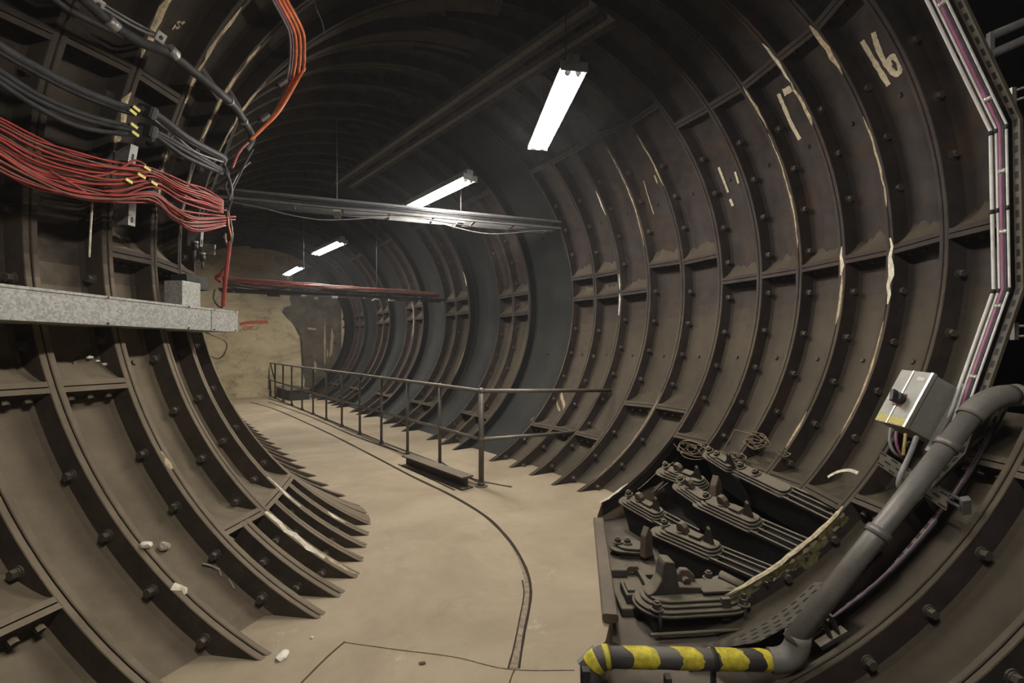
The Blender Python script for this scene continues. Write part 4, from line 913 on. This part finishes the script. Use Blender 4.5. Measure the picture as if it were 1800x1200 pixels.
# the large standing casting in front
cs = tag(empty('bearing_casting'), 'large dusty casting with upright horn and stacked round ended plates at the pit front', 'casting')
g0, g1 = fl(1128,1118,-.20), fl(1342,1092,-.20); g0 = Vector((.80,2.79,-.20)); g1 = Vector((1.545,2.86,-.20)); gd = (g1-g0); GL = gd.length; gd.normalize(); gw = Vector((-gd.y,gd.x,0)); gz = Vector((0,0,1))
box_obj('plinth', g0, gd, gw, gz, (.08,.06,0), (GL-.08,.30,.115), M['junk'], cs, .01)  # dark colour stands for the deep shadow below the plates
tube_obj('front_bar', [g0+gz*.045+gd*.03-gw*.03, g0+gz*.045+gd*(GL-.03)-gw*.03], .011, M['kit'], cs, 8)
for k, (ins, W_) in enumerate(((0,.36),(.012,.345),(.05,.30),(.075,.26))):
    prism_obj('base_plate', g0 + gw*.17 + gd*ins + gz*(.115+.022*k), gd, gw, gz, stadium(GL-2*ins, W_, 10), 0, .019, M['kit'], cs, .005)
zt = .20
o = g0 + gd*.175 + gw*.17 + gz*zt
prism_obj('horn', o, gd, gz, gw, [(-.10,0),(-.05,.035),(-.01,.10),(.005,.19),(.015,.215),(.075,.205),(.095,.12),(.105,.05),(.26,.04),(.28,0)], -.055, .055, M['kit'], cs, .006)
prism_obj('lug_plate', g0 + gd*.355 + gw*.20 + gz*zt, gd, gz, gw, [(-.05,0),(-.055,.09),(-.03,.125),(.02,.12),(.06,.085),(.075,0)], -.02, .02, M['kit_rust'], cs, .004)
tube_obj('lug_pin', [g0 + gd*.345 + gw*.14 + gz*(zt+.06), g0 + gd*.345 + gw*.20 + gz*(zt+.06)], .025, M['kit'], cs, 12)
prism_obj('top_plate', g0 + gd*.42 + gw*.07 + gz*(zt+.015), gd, gw, gz, [(0,0),(.20,.0),(.19,.15),(.005,.15)], 0, .018, M['kit'], cs, .003)
box_obj('hook_strap', g0 + gd*.51 + gw*.04 + gz*(zt-.06), gd, gw, gz, (0,-.03,-.06), (.055,.0,.075), M['kit'], cs, .003)
tube_obj('collar', [g0 + gd*.615 + gw*.22 + gz*(zt+.055), g0 + gd*.70 + gw*.10 + gz*(zt+.035)], .033, M['kit'], cs, 14)
tube_obj('collar_bore', [g0 + gd*.698 + gw*.103 + gz*(zt+.035), g0 + gd*.7035 + gw*.095 + gz*(zt+.034)], .021, M['seal'], cs, 14)
nut(g0 + gd*.10 + gw*.04 + gz*.155, gz, .028, .034, cs, stud=.012); nut(g0 + gd*.665 + gw*.04 + gz*.155, gz, .028, .034, cs, stud=.03); nut(g0 + gd*.57 + gw*.29 + gz*zt, gz, .026, .034, cs, stud=.012)
for x in (.11, .66): tube_obj('stud', [g0 + gd*x + gw*.005 + gz*.02, g0 + gd*x + gw*.02 + gz*.18], .011, M['kit'], cs, 8)
prism_obj('end_hump', g0 + gd*(GL-.12) + gw*.17 + gz*(zt-.03), gd, gz, gw, [(-.08,0),(-.07,.05),(-.03,.075),(.03,.065),(.08,.02),(.09,0)], -.08, .08, M['kit'], cs, .008)
# small chair of blocks left of it
ch_ = tag(empty('rail_chair'), 'low cast chair with two square blocks between the edge rail and the large casting', 'rail chair')
c0 = fl(1092,1050,-.14); c0 = Vector((.72,3.02,-.20))
box_obj('chair_base', c0, (1,0,0), (0,1,0), (0,0,1), (0,0,0), (.30,.62,.06), M['kit'], ch_, .012)
box_obj('block', c0, (1,0,0), (0,1,0), (0,0,1), (.045,.05,.06), (.18,.24,.125), M['kit'], ch_, .01); box_obj('block_cap', c0, (1,0,0), (0,1,0), (0,0,1), (.06,.07,.125), (.165,.19,.145), M['kit'], ch_, .006)
box_obj('block', c0, (1,0,0), (0,1,0), (0,0,1), (.02,.40,.06), (.14,.54,.12), M['kit'], ch_, .01)
prism_obj('jaw', c0 + Vector((.16,.46,.06)), (1,0,0), (0,0,1), (0,1,0), [(-.02,0),(-.02,.05),(.0,.07),(.06,.07),(.08,.05),(.08,.0),(.05,.0),(.05,.03),(.01,.03),(.01,0)], -.03, .03, M['kit_rust'], ch_)
box_obj('side_cheek', c0, (1,0,0), (0,1,0), (0,0,1), (.22,.02,.06), (.26,.56,.11), M['kit'], ch_, .008)
for y in (.30, .40): box_obj('stretcher', c0, (1,0,0), (0,1,0), (0,0,1), (.26,y,.05), (.62,y+.035,.085), M['kit'], ch_, .004)
nut(c0 + Vector((.30,.10,.05)), (0,0,1), .025, .025, ch_)
tag(box_obj('packing_board', Vector((.92,3.72,-.20)), (.93,-.3,0), (.3,.93,0), (0,0,1), (-.22,-.18,0), (.36,.22,.05), M['kit'], None, .006), 'flat dusty slab between the small flat seat and the cast chair', 'slab')
box_obj('kerb_slab', Vector((.45,1.9,-.2)), (1,0,0), (0,1,0), (0,0,1), (.0,-.3,0), (1.5,.18,.03), M['pit']); tag(bpy.data.objects['kerb_slab'], 'grimy concrete ledge below the striped pipe', 'slab')
tag(prism_obj('torn_angle', ray(1012,1162,2.31), (.9,.1,.35), (0,0,1), (.1,-1,0), [(-.02,-.01),(.02,.01),(.10,.045),(.10,.025),(.06,-.03),(.03,-.02)], 0, .03, M['bracket'], None), 'torn bit of perforated metal at the pit corner by the striped elbow', 'scrap')
tag(box_obj('angle_post', Vector((.375,2.22,0)), (1,0,0), (0,1,0), (0,0,1), (-.035,-.02,-.3), (-.0,.02,.02), M['junk'], None), 'dark steel upright left of the striped pipe drop', 'post')
# coils of old wire on the ledge
def coil(px, py, rho, r0, turns, seed, lab, wires=1, flat=.5):
    rnd = random.Random(seed); s, ph = hit('R', px, py, rho, smin=3, smax=10); o = wp('R', s, ph, rho); nrm = inw(s, ph); a = (wp('R', s+.3, ph, rho)-o).normalized(); b = nrm.cross(a)
    P = []; n = int(turns*10)
    for i in range(n):
        th = 2*math.pi*i/10; rr_ = r0*(.55+.45*math.sin(i*.37+seed))*rnd.uniform(.8,1.15) + r0*.3
        P.append(o + a*math.cos(th)*rr_ + b*math.sin(th)*rr_*flat + nrm*(rnd.uniform(0,.05)) + a*.1*r0*math.sin(i*.13))
    return tag(tube_obj('wire_coil', smoothpts(P, 3), .0045, M['old_wire'], None, 5), lab, 'wire coil')
coil(1218,792,2.50,.15,6,2,'tangled rusty wire coil stuffed beside the cut rib'); coil(1334,778,2.50,.12,5,3,'open coil of thin wire lying on the wall ledge'); coil(1298,806,2.47,.08,5,5,'small round wire coil hanging over the ledge edge')
coil(1270,803,2.47,.06,4,6,'small yellowish wire coil next to the pale seat'); coil(1383,802,2.52,.05,2.5,8,'tiny wire ring on the ledge, right of the open coil')
tag(tube_obj('loose_wire', smoothpts([rw(*p, rho=2.49) for p in ((1292,755),(1276,782),(1264,800))], 4), .004, M['old_wire'], None, 5), 'single loose wire slanting down to the yellowish coil', 'wire')
tag(tube_obj('loose_wire', smoothpts([rw(*p, rho=2.49) for p in ((1292,755),(1312,760),(1332,766))], 4), .004, M['old_wire'], None, 5), 'single loose wire bridging to the open coil', 'wire')
tag(tube_obj('loose_wire', smoothpts([rw(*p, rho=2.48) for p in ((1118,860),(1130,845),(1150,830),(1185,812))], 5), .006, M['old_wire'], None, 5), 'brown wire arching along the foot of the cut rib', 'wire')
for k, L in enumerate((((1150,858),(1172,842)),((1156,862),(1180,845)),((1146,866),(1168,846)),((1162,858),(1186,838)))):
    tag(tube_obj('rusty_rod', [rw(*L[0], rho=2.47), rw(*L[1], rho=2.5)], .006, M['kit_rust'], None, 6), 'thin rusty rod in the bunch behind the leftmost seat', 'rod', 'bunch of rusty rods behind the leftmost seat')
# litter
def chip(p, r, mat, lab, name='stone_chip', sq=(1,1,.6), seed=1):
    rnd = random.Random(seed); bm = bmesh.new(); bmesh.ops.create_icosphere(bm, subdivisions=2, radius=r)
    for v in bm.verts: v.co = Vector((v.co.x*sq[0], v.co.y*sq[1], v.co.z*sq[2]))*(1+rnd.uniform(-.22,.22)) + Vector(p)
    return tag(link(name, bm, M[mat], None), lab, 'debris')
chip(fl(497,1152,.008), .026, 'white_bit', 'white lump on the floor at the lower left', 'plaster_lump', (1,1.6,.5), 3)
chip(wh('L',256,958,R-.005), .03, 'white_bit', 'white plaster dab on the near left rib edge', 'plaster_lump', (1,.8,.7), 4)
chip(wh('L',289,960,R+FD-.02), .026, 'debris', 'small grey stone resting in the left ring beside the white dab', 'stone_chip', (1,1,1), 5)
chip(fl(548,1120,.004), .009, 'white_bit', 'tiny white chip on the floor above the white lump', 'stone_chip', (1,1,.6), 6)
chip(fl(742,1165,.004), .012, 'joint', 'tiny dark chip on the floor near the front slab joint', 'stone_chip', (1.6,1,.5), 7)
tw = tag(empty('twig'), 'pale dry twig with shreds lying in the left ring', 'twig')
tube_obj('twig_stem', smoothpts([wh('L',*p,rho=R+FD-.02) for p in ((356,990),(372,994),(385,1000),(396,996))], 4), .006, M['debris'], tw, 6)
for p, q in (((385,1000),(389,1012)),((388,1000),(396,1008)),((402,1016),(412,1034)),((406,1018),(414,1030))): tube_obj('twig_shred', [wh('L',*p,rho=R+FD-.02), wh('L',*q,rho=R+FD-.015)], .0035, M['debris'], tw, 5)

for k, (px, py, r) in enumerate(((158,628,.016),(172,634,.011),(184,640,.013),(196,648,.010),(207,655,.012))):
    o = chip(wh('L', px, py, R+.10), r, 'white_bit', 'white plaster crumb on the left ledge below the trunking', 'plaster_crumb', (1,1.2,.7), 20+k); o['group'] = 'plaster crumbs on the left ledge'
# ================================================================== LAMPS
EXPO = 0.0
def lamp(p0, p1, label, zref=None):
    p0, p1 = Vector(p0), Vector(p1); d = (p1-p0).normalized(); side = Vector((d.y, -d.x, 0)).normalized(); up = Vector((0,0,1)); L = (p1-p0).length
    root = empty('fluorescent_lamp'); tag(root, label, 'lamp', 'tube lamps along the tunnel crown')
    box_obj('housing', p0, d, side, up, (0,-.045,.060), (L,.045,.125), M['housing'], root, .006)
    prof = [(-.108,.010),(-.10,.010),(-.05,.05),(.05,.05),(.10,.010),(.108,.010),(.055,.058),(-.055,.058)]
    bm = bmesh.new(); prism(bm, p0, side, up, d, prof, .01, L-.01); bmesh.ops.recalc_face_normals(bm, faces=bm.faces[:]); link('reflector', bm, M['reflector'], root)
    for s in (-.040, .040):
        tube_obj('tube', [p0 + d*.05 + side*s, p1 - d*.05 + side*s], .021, M['tube'], root, 12)
        for e in (.03, L-.055):
            tube_obj('lamp_holder', [p0 + d*e + side*s, p0 + d*(e+.025) + side*s], .024, M['housing'], root, 10)
    for e in (0, L): box_obj('end_plate', p0 + d*e, d, side, up, (-.006,-.105,-.012), (.006,.105,.06), M['housing'], root)
    for e in (.25, L-.25): tube_obj('hanger_rod', [p0 + d*e + up*.12, p0 + d*e + up*1.0], .004, M['junk'], root, 6)
    return root
LZ = H + 2.1
lamp((.47,3.46,LZ), (.27,4.84,LZ), 'overexposed tube lamp hanging nearest above the bend, steepest in view')
lamp((-.52,5.72,LZ), (-1.56,6.95,LZ), 'tube lamp hanging just above the high cable tray')
lamp((-3.36,9.12,LZ), (-4.38,10.28,LZ), 'tube lamp between the two cable trays, third into the tunnel')
lamp((-5.45,11.9,LZ), (-6.45,13.15,LZ), 'smallest and farthest tube lamp, beside the end wall')
lamp((.25,-.35,LZ), (.20,1.05,LZ), 'tube lamp overhead beyond the top of the view')
HAZE = .0022
# ================================================================== LIGHT, CAMERA, RENDER LOOK
w = bpy.data.worlds.new('dark'); SC.world = w; w.use_nodes = True
w.node_tree.nodes['Background'].inputs[0].default_value = (.5,.55,.6,1); w.node_tree.nodes['Background'].inputs[1].default_value = .0008
vs_ = w.node_tree.nodes.new('ShaderNodeVolumeScatter'); vs_.inputs['Density'].default_value = HAZE; vs_.inputs['Anisotropy'].default_value = .35; vs_.inputs['Color'].default_value = (.96,.97,1,1)
w.node_tree.links.new(vs_.outputs[0], w.node_tree.nodes['World Output'].inputs['Volume'])
cam = bpy.data.cameras.new('camera'); co = bpy.data.objects.new('camera', cam); COL.objects.link(co)
co.location = (0, 0, H); co.rotation_euler = (math.radians(90), 0, 0)
cam.sensor_width = 36; cam.lens = F/1800*36; cam.shift_y = 12/1800; cam.clip_start = .05
SC.camera = co
vs = SC.view_settings; vs.view_transform = 'Standard'; vs.look = 'None'; vs.gamma = 1; vs.exposure = EXPO; vs.use_curve_mapping = False
SC.cycles.max_bounces = 6; SC.cycles.diffuse_bounces = 3; SC.cycles.glossy_bounces = 2; SC.cycles.volume_bounces = 0; SC.cycles.use_denoising = True
try: SC.cycles.sample_clamp_indirect = 6
except Exception: pass
